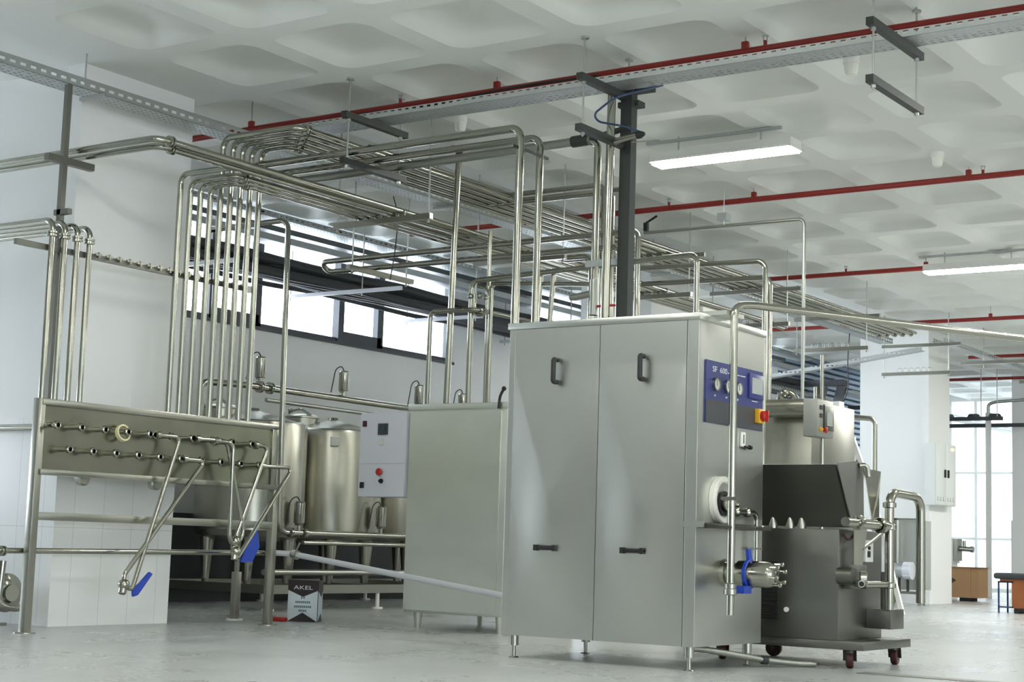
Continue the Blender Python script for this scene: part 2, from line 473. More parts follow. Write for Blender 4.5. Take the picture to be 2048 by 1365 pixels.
# ------------------------------------------------------------------ tall freezer cabinet
X1, X0c, YF, YB, ZB, ZT = -4.56, -5.92, 8.6, 9.49, .14, 2.1
cab = thing('freezer_cabinet', 'tall two door brushed steel machine cabinet with blue control panel, nearest to the camera', 'machine', (-5.24, 9.05, 0))
b = MB().box((X0c + .02, YF + .02, ZB), (X1 - .001, YB, ZT - .03))
part(b, 'body', 'sheet', cab, smooth=False)
part(MB().box((X0c - .012, YF - .012, ZT - .035), (X1 + .012, YB + .012, ZT + .006), bev=.003), 'top_cap', 'sheet', cab)
part(MB().box((X1 - .075, YF - .002, ZB), (X1 + .002, YF + .03, ZT - .035), bev=.002), 'corner_post', 'sheet', cab, smooth=False)
part(MB().box((X0c, YF - .002, ZB), (X0c + .045, YF + .03, ZT - .035), bev=.002), 'corner_post', 'sheet', cab, smooth=False)
for (xa, xb) in ((X0c + .047, -5.245), (-5.241, X1 - .078)):
    m = MB(); y = YF - .004; xm = (xa + xb) / 2; z0, z1, zk, zv = ZB, ZT - .037, 1.81, .98
    nx, nz, H = 36, 90, .038
    def dish(i_, k_):
        u = 2 * i_ / nx - 1; z = z1 + (z0 - z1) * k_ / nz
        t = min(1, max(0, (1.32 - z) / .75))
        side = (1 - abs(u)) * (1 - t) + (1 + math.cos(PI * u)) / 2 * t
        h = max(0, min((zk - z) / (zk - zv), side))
        if z < zv: h *= .5 + .5 * math.cos(PI * (zv - z) / (zv - z0))
        return (xa + (xb - xa) * i_ / nx, y - H * h, z)
    vs = [[m.bm.verts.new(dish(i_, k_)) for i_ in range(nx + 1)] for k_ in range(nz + 1)]
    for k_ in range(nz):
        for i_ in range(nx): m.bm.faces.new((vs[k_][i_], vs[k_ + 1][i_], vs[k_ + 1][i_ + 1], vs[k_][i_ + 1]))
    ring = [(xa, z1), (xb, z1), (xb, z0), (xa, z0)]
    for k in range(4):
        (p, q), (r, s_) = ring[k], ring[(k + 1) % 4]
        m.face([(p, y, q), (r, y, s_), (r, YF + .022, s_), (p, YF + .022, q)])
    d = part(m, 'door', 'sheet', cab)
    yh = y; y = y - .02
    hx = xm + .0
    h = MB().tube([(hx + .02, y, 1.855), (hx + .02, y - .045, 1.855), (hx + .02, y - .045, 1.715), (hx + .02, y, 1.715)], .016, .012, seg=10)
    part(h, 'handle', 'black', d, 'black plastic grab handle')
    h = MB().box((hx - .10, y - .03, .672), (hx + .06, y - .003, .70), bev=.005).box((hx - .10, y - .034, .668), (hx - .075, y - .003, .704)).box((hx + .035, y - .034, .668), (hx + .06, y - .003, .704))
    part(h, 'pull', 'black', d, 'black flat pull handle low on the door')
for fx, fy in ((-4.62, 8.66), (-5.86, 8.66), (-5.80, 9.42), (-4.62, 9.42)):
    f = part(MB().cyl((fx, fy, .075), (fx, fy, ZB + .01), .03), 'foot', 'frame', cab)
    part(MB().cyl((fx, fy, .008), (fx, fy, .08), .013).cyl((fx, fy, 0), (fx, fy, .008), .035, r2=.028), 'foot_spindle', 'frame', f)
xs = X1
cp = part(MB().box((xs, 8.685, 1.46), (xs + .008, 9.455, 1.835)), 'control_panel', 'bluepan', cab, 'navy blue control panel', smooth=False)
part(MB().box((xs + .006, 8.685, 1.462), (xs + .0095, 9.455, 1.60)), 'panel_band', 'greypan', cp, smooth=False)
for gy in (8.80, 8.95, 9.10):
    g = part(MB().lathe([(.0, .004), (.036, .004), (.036, .020), (.043, .020), (.043, .008), (.043, 0)], (xs + .008, gy, 1.695), (1, 0, 0), 24), 'pressure_gauge', 'pipe', cp, 'round steel rimmed pressure gauge')
    part(MB().lathe([(0, .0135), (.036, .0135), (.036, .012), (0, .012)], (xs + .008, gy, 1.695), (1, 0, 0), 24), 'gauge_dial', 'dial', g)
    part(MB().box((xs + .022, gy - .002, 1.685), (xs + .0235, gy + .002, 1.722)), 'gauge_needle', 'black', g)
scn = part(MB().box((xs + .006, 9.245, 1.655), (xs + .022, 9.445, 1.81), bev=.004), 'touch_screen', 'bluepan', cp)
part(MB().box((xs + .021, 9.275, 1.685), (xs + .0235, 9.425, 1.785)), 'display', 'screen', scn)
sw = part(MB().box((xs + .006, 9.345, 1.505), (xs + .04, 9.425, 1.595), bev=.004), 'isolator_switch', 'yellow', cp, 'yellow and red rotary isolator switch')
part(MB().lathe([(.033, 0), (.033, .025), (.028, .032), (0, .032)], (xs + .04, 9.385, 1.55), (1, 0, 0), 20).box((xs + .06, 9.378, 1.515), (xs + .085, 9.392, 1.585), bev=.003), 'switch_knob', 'redp', sw)
ctr = xs + .0095
text('SF  600', 'lettering', 'inkw', cp, (ctr, 8.86, 1.785), .048, (0, 1, 0), sx=1.35)
for ty in (9.0, 9.09, 9.17): part(MB().box((ctr - .001, ty - .035, 1.777), (ctr + .0005, ty + .035, 1.783)), 'lettering', 'inkw', cp)
for ty, tt in ((8.80, 'LP'), (8.95, 'HP'), (9.10, 'OP')): text(tt, 'lettering', 'inkw', cp, (ctr, ty, 1.627), .018, (0, 1, 0))
part(MB().box((ctr - .001, 9.30, 1.637), (ctr + .0005, 9.38, 1.642)), 'lettering', 'inkw', cp)
lv = part(MB().box((xs, 9.16, 1.345), (xs + .012, 9.215, 1.435), bev=.003), 'level_gauge', 'plastw', cab, 'small white sight gauge with a dark valve')
part(MB().box((xs + .011, 9.184, 1.365), (xs + .014, 9.192, 1.42)), 'gauge_slot', 'black', lv)
part(MB().cyl((xs + .02, 9.19, 1.345), (xs + .02, 9.27, 1.345), .007).lathe([(0, -.012), (.014, -.012), (.014, .012), (0, .012)], (xs + .02, 9.26, 1.345), (0, 1, 0), 12), 'gauge_valve', 'black', lv)
yo, zo = 8.90, 1.005
po = part(MB().lathe([(.105, .002), (.105, .03), (.112, .04), (.135, .04), (.142, .03), (.142, 0)], (xs, yo, zo), (1, 0, 0), 40), 'porthole_ring', 'cream', cab, 'cream polymer ring round the scraper shaft opening')
part(MB().lathe([(0, .016), (.108, .016), (.108, .0)], (xs, yo, zo), (1, 0, 0), 40), 'porthole_plate', 'sheet', po)
part(MB().lathe([(.075, .016), (.075, .03), (.05, .03), (.05, .016)], (xs, yo + .01, zo - .02), (1, 0, 0), 30), 'porthole_seal', 'black', po)
part(MB().lathe([(.046, .016), (.046, .055), (.03, .065), (0, .065)], (xs, yo + .01, zo - .02), (1, 0, 0), 30).cyl((xs + .04, yo + .01, zo - .03), (xs + .13, yo + .01, zo - .03), .013), 'shaft_hub', 'pipe', po)
sh = MB().prism([(xs, 8.62, .868), (xs + .155, 8.60, .848), (xs + .155, 8.60, .832), (xs, 8.62, .832)], (0, .70, 0))
part(sh, 'drip_shelf', 'dark', cab, smooth=False)
part(MB().box((xs - .08, 8.585, .835), (xs + .06, 8.6, .87)), 'shelf_clip', 'sheet', cab, smooth=False)
yp, zp = 8.98, .57
pm = part(MB().lathe([(0, 0), (.085, 0), (.085, .03), (.07, .03), (.07, .05), (.062, .05), (.062, .10), (.078, .10), (.078, .30), (.07, .315), (.055, .335), (.0, .345)], (xs, yp, zp), (1, 0, 0), 28), 'outlet_cylinder', 'pipe', cab, 'polished product outlet cylinder')
for k in range(6):
    a = PI / 3 * k + .3
    cy_, cz_ = yp + .062 * math.cos(a), zp + .062 * math.sin(a)
    part(MB().cyl((xs + .30, cy_, cz_), (xs + .37, cy_, cz_), .006, 8).ball((xs + .37, cy_, cz_), .014, 10), 'clamp_knob', 'pipe', pm)
part(MB().lathe([(.081, -.014), (.088, -.010), (.088, .010), (.081, .014)], (xs + .165, yp, zp), (1, 0, 0), 24).prism([(xs + .155, yp - .02, zp + .06), (xs + .175, yp - .02, zp + .06), (xs + .175, yp - .04, zp + .15), (xs + .155, yp - .04, zp + .15)], (0, .04, 0)).box((xs + .14, yp - .12, zp - .115), (xs + .19, yp - .02, zp - .07)), 'clamp_band', 'blue', pm, 'blue clamp lever band')
fl = part(MB().tube([(xs + .05, 8.94, .94), (xs + .05, 9.30, .94), (xs + .05, 9.30, .63)], .017, .05), 'feed_line', 'pipe', cab)
for yy in (9.02, 9.17): part(MB().lathe([(.016, -.022), (.03, -.012), (.03, .012), (.016, .022)], (xs + .05, yy, .94), (0, 1, 0), 14), 'union_nut', 'pipe', fl)
part(MB().box((xs + .02, 9.25, .715), (xs + .065, 9.36, .728)), 'feed_clamp', 'frame', cab)
part(MB().box((-4.62, 8.72, 2.105), (-4.44, 8.95, 2.13)).box((-4.62, 8.72, 2.10), (-4.60, 8.95, 2.16)), 'top_bracket', 'sheet', cab, smooth=False)

# ------------------------------------------------------------------ pipework over the cabinet
OVER = 'process pipes rising over the cabinets'
pipe('steel riser at the tall cabinet\'s back left corner, foremost, bending left under the ceiling tray',
     [(-6.45, 9.42, 1.7), (-6.45, 9.42, 3.65), (-8.99, 9.42, 3.64)], .029, .085, OVER)
pipe('second steel riser right of the foremost one, bending left into the shared run',
     [(-6.48, 9.72, 1.7), (-6.48, 9.72, 3.65), (-9.3, 9.72, 3.64)], .027, .085, OVER)
b = MB().box((-6.47, 9.36, 3.495), (-6.455, 9.80, 3.515))
single(b, 'pipe_clip', 'galvd', 'short flat clip bar tying the two tall risers together near their bends', 'clip')
o = pipe('steel drop pipe ending in a red handled drain valve above the cabinet top',
         [(-6.16, 10.0, 2.36), (-6.16, 10.0, 3.635), (-6.30, 10.0, 3.665)], .027, .05, OVER)
part(MB().cyl((-6.16, 10.0, 2.36), (-6.16, 10.0, 2.62), .033).cyl((-6.18, 10.0, 2.52), (-6.33, 10.0, 2.50), .025).cyl((-6.33, 10.0, 2.50), (-6.36, 10.0, 2.50), .022), 'drain_valve', 'pipedull', o)
part(MB().box((-6.13, 9.99, 2.415), (-5.98, 10.01, 2.432), bev=.004), 'valve_handle', 'redp', o, 'red lever handle')
pipe('thick dull pipe run crossing below the ceiling tray to a tee beside the dark post',
     [(-6.22, 10.0, 3.665), (-9.2, 10.0, 3.64)], .034, .07, m='pipedull', group=OVER, cm='galvd')
single(MB().cyl((-6.38, 10.0, 3.665), (-6.24, 10.0, 3.668), .043, 14).cyl((-6.24, 10.0, 3.668), (-5.84, 9.9, 3.69), .022, 12), 'pipe_tee', 'galvd', 'dark pipe tee at the end of the thick dull pipe run', 'fitting')
pipe('slim steel riser clamped beside the dark post, reaching the tray', [(-5.95, 9.8, 1.7), (-5.93, 9.8, 3.97)], .03, .05, OVER)
po_ = thing('cable_post', 'square dark galvanised cable post standing on the tall cabinet\'s rear up to the tray', 'post', (-5.87, 9.95, 0))
part(MB().box((-5.92, 9.91, .6), (-5.83, 9.99, 3.99)), 'duct', 'galvd', po_, smooth=False)
part(MB().box((-5.90, 9.49, .70), (-5.85, 9.92, .76)), 'post_bracket', 'galvd', po_, smooth=False)
part(MB().box((-5.97, 9.95, 3.86), (-5.80, 10.05, 3.90)).box((-5.97, 9.95, 3.97), (-5.72, 10.06, 4.0)), 'post_bracket', 'galvd', po_, smooth=False)
single(MB().tube([(-5.6, 9.95, 3.98), (-5.85, 9.70, 3.86), (-6.02, 9.70, 3.76), (-5.98, 9.70, 3.70), (-5.75, 9.72, 3.64), (-5.62, 9.74, 3.58)], .008, .07, seg=8), 'cable', 'bluecab', 'blue cable drooping from the tray to the sensor on the post', 'cable')
sn = thing('pipe_sensor', 'small steel sensor head with black cap on the pipe end by the dark post', 'sensor', (-5.7, 9.74, 3.54))
part(MB().cyl((-5.86, 9.74, 3.55), (-5.68, 9.74, 3.575), .024), 'sensor_body', 'pipe', sn)
part(MB().lathe([(.027, 0), (.027, .03), (.012, .06), (0, .06)], (-5.68, 9.74, 3.575), (1, 0, .1), 14), 'sensor_cap', 'black', sn)
part(MB().cyl((-5.72, 9.74, 3.53), (-5.5, 9.74, 3.52), .004, 6), 'sensor_probe', 'rod', sn)
cl = MB().box((-6.2, 9.93, 2.705), (-5.85, 9.95, 2.75))
single(cl, 'pipe_clip', 'galv', 'galvanised clamp strip joining the pipes in front of the dark post', 'clip')

pipe('first of two twin pipes bending down behind the dark post', [(-7.34, 12.03, .02), (-7.34, 12.03, 3.85), (-8.62, 12.03, 3.85)], .022, .07, OVER)
pipe('second of two twin pipes bending down behind the dark post', [(-7.30, 12.13, .02), (-7.30, 12.13, 3.80), (-8.62, 12.13, 3.80)], .022, .07, OVER)
pipe('thin riser partly hidden behind the dark post', [(-7.22, 12.26, .02), (-7.22, 12.26, 3.85), (-8.4, 12.26, 3.85)], .022, .07, OVER)
pipe('hairpin pipe pair crossing in front of the windows and dropping right of the dark post',
     [(-6.75, 11.63, .02), (-6.75, 11.63, 3.32), (-10.2, 11.63, 3.30), (-10.2, 11.72, 3.22), (-6.98, 11.72, 3.22), (-6.98, 11.72, .02)], .026, .07, OVER)
pipe('slender pipe rising from the rear cabinet, bending right and dropping behind the tall cabinet', [(-7.87, 10.85, 1.78), (-7.87, 10.85, 2.85), (-5.78, 10.85, 2.92), (-5.78, 10.85, .02)], .022, .07, OVER)
pipe('pipe looping down at the right behind the tall cabinet top', [(-6.47, 13.46, .02), (-6.47, 13.46, 3.34), (-8.3, 13.4, 3.36)], .024, .08, OVER)
pipe('riser standing on the machine behind the control panel', [(-6.87, 14.4, 1.9), (-6.87, 14.4, 3.36), (-8.3, 14.4, 3.38)], .026, .08, OVER)
o = pipe('thin conduit along the ceiling dropping to the freezer behind the display box', [(-6.34, 14.01, 1.95), (-6.34, 14.01, 3.82), (-8.0, 13.9, 3.80)], .016, .06, OVER, m='pipedull')
part(MB().box((-8.0, 13.88, 3.82), (-7.96, 13.92, 3.9)).cyl((-7.98, 13.9, 3.9), (-7.86, 13.9, 3.96), .012, 8), 'valve_handle', 'black', o, 'black tap lever')
part(MB().box((-7.2, 13.9, 3.86), (-7.1, 14.0, 3.93)).cyl((-7.15, 13.95, 3.82), (-7.15, 13.95, 4.23), .006, 8), 'conduit_hanger', 'galv', o)
for k, (y, lab) in enumerate(((12.87, 'upper of two bent pipes leaving the lower bundle above the tall cabinet'), (12.97, 'lower of two bent pipes leaving the lower bundle above the tall cabinet'))):
    x = -8.02 + .05 * (1 - k)
    pipe(lab, [(-8.36, y - .5, 3.4), (-8.36, y, 3.4 - .0 * k), (x, y, 3.4 - .0 * k), (x, y, 1.8)], .024, .08, OVER)
o = pipe('long straight riser with a black lever valve, standing on the rear cabinet', [(-8.09, 10.85, 1.78), (-8.05, 10.85, 3.95)], .026, .05, OVER)
part(MB().cyl((-8.05, 10.85, 3.93), (-8.05, 10.85, 4.0), .03).tube([(-8.05, 10.84, 4.0), (-8.12, 10.84, 4.02), (-8.19, 10.84, 3.97)], .008, .03, seg=8), 'valve_handle', 'black', o, 'black lever handle')
pipe('thin support riser behind the slender pipe on the rear cabinet', [(-7.77, 10.95, 1.78), (-7.77, 10.95, 3.28)], .017, .03, OVER)
pipe('thin pipe bending right beside the small looped fittings', [(-7.72, 10.92, 1.78), (-7.72, 10.92, 2.83), (-6.7, 10.92, 2.76)], .018, .05, OVER)
pipe('low pipe rail looping over the rear cabinet\'s top edge', [(-8.25, 10.80, 1.78), (-8.25, 10.80, 2.61), (-7.77, 10.80, 2.60), (-7.77, 11.6, 2.60)], .02, .06, OVER)
for k in range(2):
    x = -7.22 + .12 * k
    pipe(('left' if k == 0 else 'right') + ' of two short slanted pipes rising between the tall risers', [(x - .06, 10.9, 2.0), (x, 10.9, 2.86)], .02, .03, OVER)
u = thing('looped_fitting', 'small ring of bent steel fittings hanging by the slender pipe bend', 'fitting', (-7.78, 10.85, 2.5))
part(MB().tube([(-7.83, 10.84, 2.74), (-7.83, 10.84, 2.56), (-7.70, 10.84, 2.56), (-7.70, 10.84, 2.78), (-7.80, 10.84, 2.80)], .015, .05), 'loop', 'pipe', u)
for p in ((-7.87, 10.84, 2.72), (-7.78, 10.84, 2.72), (-7.71, 10.84, 2.70)): part(MB().ball(p, .026), 'union_nut', 'pipe', u)

# pipe leaving the cabinet front toward the right
dx, dy = math.sin(math.radians(26)), math.cos(math.radians(26))
o = pipe('thick steel pipe dropping past the blue control panel, running off to the right', [(-4.42, 8.78, .33), (-4.42, 8.78, 2.16), (-4.42 + .12 * dx, 8.78 + .12 * dy, 2.18), (-4.42 + 6 * dx, 8.78 + 6 * dy, 2.18)], .024, .09, m='pipe')
part(MB().lathe([(.025, -.035), (.04, -.03), (.04, .0), (.034, .004), (.034, .03), (.025, .035)], (-4.42, 8.78, .48), (0, 0, 1), 12), 'union_nut', 'frame', o)
part(MB().box((-4.47, 8.74, 1.0), (-4.37, 8.80, 1.02)), 'pipe_clamp', 'frame', o)

# ------------------------------------------------------------------ rear cabinet and its grey control box
c2 = thing('rear_cabinet', 'lower plain steel cabinet standing left behind the tall cabinet', 'machine', (-7.88, 11.2, 0))
part(MB().box((-8.36, 10.725, .13), (-7.38, 11.75, 1.78), bev=.006), 'body', 'sheet2', c2)
part(MB().box((-8.375, 10.71, 1.775), (-7.36, 11.77, 1.825), bev=.005), 'top_cap', 'sheet2', c2)
part(MB().box((-8.355, 10.715, .15), (-7.44, 10.73, 1.76)), 'front_sheet', 'sheet2', c2, smooth=False)
for fx, fy in ((-8.26, 10.8), (-7.45, 10.8), (-8.26, 11.68), (-7.45, 11.68), (-7.85, 11.68)):
    part(MB().cyl((fx, fy, 0), (fx, fy, .135), .022, r2=.036), 'foot', 'sheet2', c2)
part(MB().tube([(-7.41, 10.70, 1.93), (-7.44, 10.69, 1.87), (-7.445, 10.685, 1.77)], .012, .03, seg=8).ball((-7.41, 10.70, 1.93), .02, 10), 'vent_lever', 'black', c2, 'black lever valve')
cb = thing('control_box', 'grey wall style control box with red emergency button on the rear cabinet\'s left side', 'control box', (-8.62, 10.8, 1.06))
part(MB().box((-8.87, 10.70, 1.06), (-8.38, 10.92, 1.76), bev=.006), 'enclosure', 'boxgrey', cb)
part(MB().box((-8.86, 10.694, 1.337), (-8.39, 10.7, 1.341)), 'door_seam', 'boxwhite', cb)
dsp = part(MB().box((-8.67, 10.685, 1.575), (-8.57, 10.705, 1.67), bev=.003), 'temperature_controller', 'greypan', cb)
part(MB().box((-8.655, 10.682, 1.60), (-8.585, 10.686, 1.655)), 'display', 'lcd', dsp)
part(MB().box((-8.655, 10.69, 1.49), (-8.60, 10.705, 1.54), bev=.003), 'push_button', 'dial', cb)
part(MB().box((-8.84, 10.688, 1.645), (-8.80, 10.705, 1.695), bev=.003), 'rocker_switch', 'wheel', cb)
part(MB().box((-8.845, 10.688, 1.13), (-8.805, 10.705, 1.18), bev=.003), 'door_lock', 'black', cb)
part(MB().lathe([(.016, 0), (.016, .02), (.03, .02), (.03, .035), (.02, .045), (0, .045)], (-8.63, 10.70, 1.265), (0, -1, 0), 18), 'emergency_button', 'redp', cb, 'red mushroom emergency stop')
part(MB().lathe([(.02, 0), (.02, .012), (.012, .012), (.012, .03), (0, .03)], (-8.62, 10.70, 1.19), (0, -1, 0), 16), 'selector_knob', 'black', cb)

# ------------------------------------------------------------------ flow panel with ports
fp = thing('flow_panel', 'upright steel flow panel with two rows of pipe ports, standing on square legs', 'flow panel', (-9.08, 8.65, 0))
part(MB().box((-9.07, 7.50, 1.10), (-9.045, 9.83, 1.585)), 'panel_plate', 'panel', fp, smooth=False)
rim = MB().box((-9.09, 7.47, 1.555), (-9.02, 9.86, 1.60), bev=.004).box((-9.09, 7.47, 1.075), (-9.0, 9.86, 1.115), bev=.004).box((-9.09, 9.79, 1.10), (-9.02, 9.86, 1.57), bev=.004)
part(rim, 'panel_rim', 'frame', fp)
for (x, y, zt) in ((-9.055, 7.47, 1.60), (-9.055, 9.87, 1.12)):
    lg = part(MB().box((x - .03, y - .03, .0), (x + .03, y + .03, zt), bev=.004), 'leg', 'frame', fp)
    part(MB().cyl((x, y, 0), (x, y, .008), .075), 'foot_plate', 'frame', lg)
part(MB().bar((-9.055, 9.9, .62), (-9.30, 10.1, .30), .04), 'brace', 'frame', fp)
part(MB().box((-9.08, 7.5, .765), (-9.03, 9.86, .82), bev=.004), 'cross_rail', 'frame', fp)
for k in range(10):
    for (y, z) in ((7.545 + .2145 * k, 1.418), (7.665 + .212 * k, 1.258)):
        p = part(MB().lathe([(.018, 0), (.018, .08), (.028, .083), (.028, .105), (.02, .11), (.016, .108), (.016, .07), (0, .07)], (-9.045, y, z), (1, 0, 0), 14), 'port', 'pipe', fp)
        part(MB().lathe([(0, .0725), (.0158, .0725), (.0158, .071), (0, .071)], (-9.045, y, z), (1, 0, 0), 14), 'port_bore', 'hole', p)
single(MB().lathe([(.05, 0), (.062, 0), (.062, .03), (.05, .03), (.05, 0)], (-9.0, 8.175, 1.405), (1, 0, .25), 24), 'tape_roll', 'tape', 'cream roll of tape hung over one port of the flow panel', 'tape')
for y in (7.97, 8.67):
    part(MB().lathe([(0, -.03), (.045, -.03), (.056, -.02), (.056, .02), (.045, .03), (0, .03)], (-9.15, y, 1.075), (1, 0, 0), 20), 'round_cap', 'frame', fp)

HP = -8.925
SY = .055
def swing(label, pts, end, handle):
    sh = lambda q: (q[0], q[1] + SY, q[2])
    pts = [sh(q) for q in pts]; end = sh(end); handle = [sh(q) for q in handle]
    o = single(MB().tube(pts, .017, .055, seg=12), 'swing_bend', 'pipe', label, 'pipe bend')
    for p, q in ((pts[0], pts[1]), (pts[-1], pts[-2])):
        d = (Vector(q) - Vector(p)).normalized()
        part(MB().lathe([(.018, -.02), (.031, -.016), (.031, .016), (.018, .02)], Vector(p) + d * .01, d, 12), 'union_nut', 'pipe', o)
    part(MB().ball(end, .042, 16).lathe([(.03, 0), (.03, .06), (.022, .07)], Vector(end), (0, -.2, -1), 12), 'valve_body', 'pipe', o)
    part(MB().prism(handle, (.022, 0, 0)), 'valve_handle', 'blue', o, 'blue plastic valve handle')
    return o
swing('left pair of swing bends hanging from the panel ports to a blue handled valve',
      [(HP - .01, 8.40, 1.415), (HP, 8.63, 1.415), (HP, 8.23, .27), (HP, 8.14, .38), (HP, 8.90, 1.255), (HP - .01, 8.68, 1.255)], (HP, 8.16, .33),
      [(HP - .01, 8.25, .245), (HP - .01, 8.29, .255), (HP - .01, 8.33, .30), (HP - .01, 8.42, .405), (HP - .01, 8.395, .42), (HP - .01, 8.30, .335), (HP - .01, 8.24, .30)])
swing('middle swing bend with the steep twin legs ending left of the blue handles',
      [(HP - .01, 8.80, 1.415), (HP, 9.12, 1.42), (HP, 9.36, .72), (HP, 9.28, .62), (HP + .03, 9.17, .66), (HP + .03, 9.16, 1.41), (HP - .01, 9.0, 1.415)], (HP, 9.27, .66),
      [(HP - .01, 9.36, .55), (HP - .01, 9.44, .52), (HP - .01, 9.52, .68), (HP - .01, 9.50, .74), (HP - .01, 9.44, .70), (HP - .01, 9.38, .60)])
swing('right swing bend sticking out past the panel edge with a blue handle',
      [(HP - .01, 9.44, 1.41), (HP, 9.59, 1.41), (HP, 9.27, .68), (HP + .03, 9.25, .50), (HP + .03, 9.85, 1.255), (HP - .01, 9.53, 1.25)], (HP + .02, 9.26, .58),
      [(HP + .02, 9.30, .50), (HP + .02, 9.42, .50), (HP + .02, 9.50, .62), (HP + .02, 9.46, .76), (HP + .02, 9.40, .70), (HP + .02, 9.33, .58)])

# risers from the panel
XR = -9.09
for k in range(4):
    y = 7.51 + .112 * k
    pipe(ORD[k] + ' riser from the left of the four at the flow panel\'s left end', [(XR, y, 1.56), (XR, y, 2.86), (-11.0, y, 2.86)], .022, .07, 'four short risers turning left',
         collars=[((XR, y, 2.76), (0, 0, 1))])
ztop = (3.43, 3.40, 3.40, 3.40)
xb = (-8.54, -8.63, -8.72, -8.81)
for k in range(4):
    y = 8.70 + .107 * k
    pts = [(XR, y, 1.56), (XR, y, ztop[k]), (xb[k], y, ztop[k]), (xb[k], 17.0 + .12 * k, 3.40)]
    pipe(ORD[k] + ' riser from the left of the nine behind the panel, joining the lower bundle', pts, .022, .075, 'pipes of the lower bundle', m='pipe',
         collars=[((xb[k] - .0, y + .10, ztop[k]), (0, 1, 0))])
for k in range(5):
    y = 9.13 + .108 * k
    x = -8.31 - .117 * k
    pipe(ORD[k + 4] + ' riser from the left of the nine behind the panel, climbing to the upper bundle', [(XR, y, 1.56), (XR, y, 3.81), (x, y, 3.81), (x, 22.0, 3.81)], .024, .09, 'pipes of the upper bundle',
         collars=[((x, y + .10, 3.81), (0, 1, 0)), ((x, 21.95, 3.81), (0, 1, 0))])
for k in range(4):
    x = -8.365 - .117 * k
    pipe('pipe of the upper layer in the upper bundle, ' + ('nearest the camera', 'second from the near side', 'third from the near side', 'farthest from the near side')[k], [(x, 10.05, 3.862), (x, 22.3, 3.862)], .022, .06, 'pipes of the upper bundle')
for k, (y, x, z) in enumerate(((7.76, -8.36, 3.42), (7.86, -8.45, 3.40))):
    pipe(('upper' if k == 0 else 'lower') + ' of two pipes crossing the pier from the left and bending along the lower bundle', [(-11.5, y, z), (x, y, z), (x, 18.1 if k else 17.6, 3.40)], .024, .09, 'pipes of the lower bundle',
         collars=[((x, y + .12, z), (0, 1, 0))])
br = thing('pipe_rail', 'square steel clip rail running behind the risers across the pier', 'rail', (-9.13, 8.4, 2.64))
part(MB().box((-9.145, 7.23, 2.645), (-9.115, 9.55, 2.685)), 'rail_tube', 'tubegrey', br, smooth=False)
part(MB().box((-9.150, 9.51, 2.64), (-9.110, 9.56, 2.69)), 'end_cap', 'plastw', br)
for k in range(17):
    y = 7.95 + .1 * k
    if y > 9.5: break
    part(MB().box((-9.112, y - .03, 2.675), (-9.095, y + .03, 2.69)).box((-9.112, y - .006, 2.66), (-9.09, y + .006, 2.70)), 'pipe_clip', 'frame', br)
bs = thing('pipe_bracket', 'upright square steel tube with a bracket carrying the two crossing pipes left of the pier', 'bracket', (-9.2, 7.72, 1.6))
part(MB().box((-9.22, 7.64, 1.56), (-9.18, 7.68, 3.90)), 'upright', 'tubegrey', bs, smooth=False)
part(MB().box((-9.22, 7.50, 3.30), (-9.17, 7.92, 3.35)), 'arm', 'tubegrey', bs, smooth=False)
part(MB().box((-9.25, 7.64, 2.93), (-9.1, 7.68, 2.97)), 'arm', 'tubegrey', bs, smooth=False)

# ------------------------------------------------------------------ floor level pipes
pipe('low steel pipe running level behind the panel legs', [(-9.12, 7.0, .55), (-9.12, 9.86, .57)], .02, .03, collars=[((-9.12, 7.29, .55), (0, 1, 0))])
o = pipe('pale drain pipe sloping down to the right past the rear cabinet', [(-9.12, 9.9, .575), (-8.95, 10.0, .57), (-6.2, 9.55, .30)], .023, .05, m='grey', name='drain_pipe')
part(MB().lathe([(.028, -.03), (.036, -.03), (.036, .03), (.028, .03)], (-8.9, 9.99, .565), (1, -.16, -.1), 12).cyl((-8.88, 9.97, .59), (-8.84, 9.97, .66), .008, 8), 'hose_clamp', 'frame', o)
pipe('short steel pipe at the far left between wall and flow panel', [(-11.5, 8.02, 1.45), (-9.12, 8.02, 1.45)], .026, .03)
dp = single(MB().tube([(-4.70, 8.75, .125), (-4.64, 8.89, .115), (-4.49, 9.36, .045), (-4.34, 9.58, .022), (-4.28, 9.68, .02)], .019, .05), 'drain_hose', 'pipedull', 'dull drain pipe slanting to the floor from under the tall cabinet', 'hose')
part(MB().lathe([(.0195, -.02), (.026, -.02), (.026, .02), (.0195, .02)], (-4.48, 9.375, .043), (.5, .85, -.1), 12), 'hose_cuff', 'galvd', dp)
st = thing('pipe_stand', 'single square steel stand post behind the panel\'s right leg', 'stand', (-9.73, 10.2, 0))
part(MB().box((-9.76, 10.17, .01), (-9.70, 10.23, .40), bev=.003).box((-9.745, 10.185, .40), (-9.715, 10.215, .80)), 'post', 'frame', st)
part(MB().cyl((-9.73, 10.2, 0), (-9.73, 10.2, .012), .07), 'foot_plate', 'plastw', st)
single(MB().box((-9.56, 10.42, 0), (-9.40, 10.50, .035), bev=.01), 'red_tool', 'redp', 'small red object lying on the floor by the steel stand', 'tool')

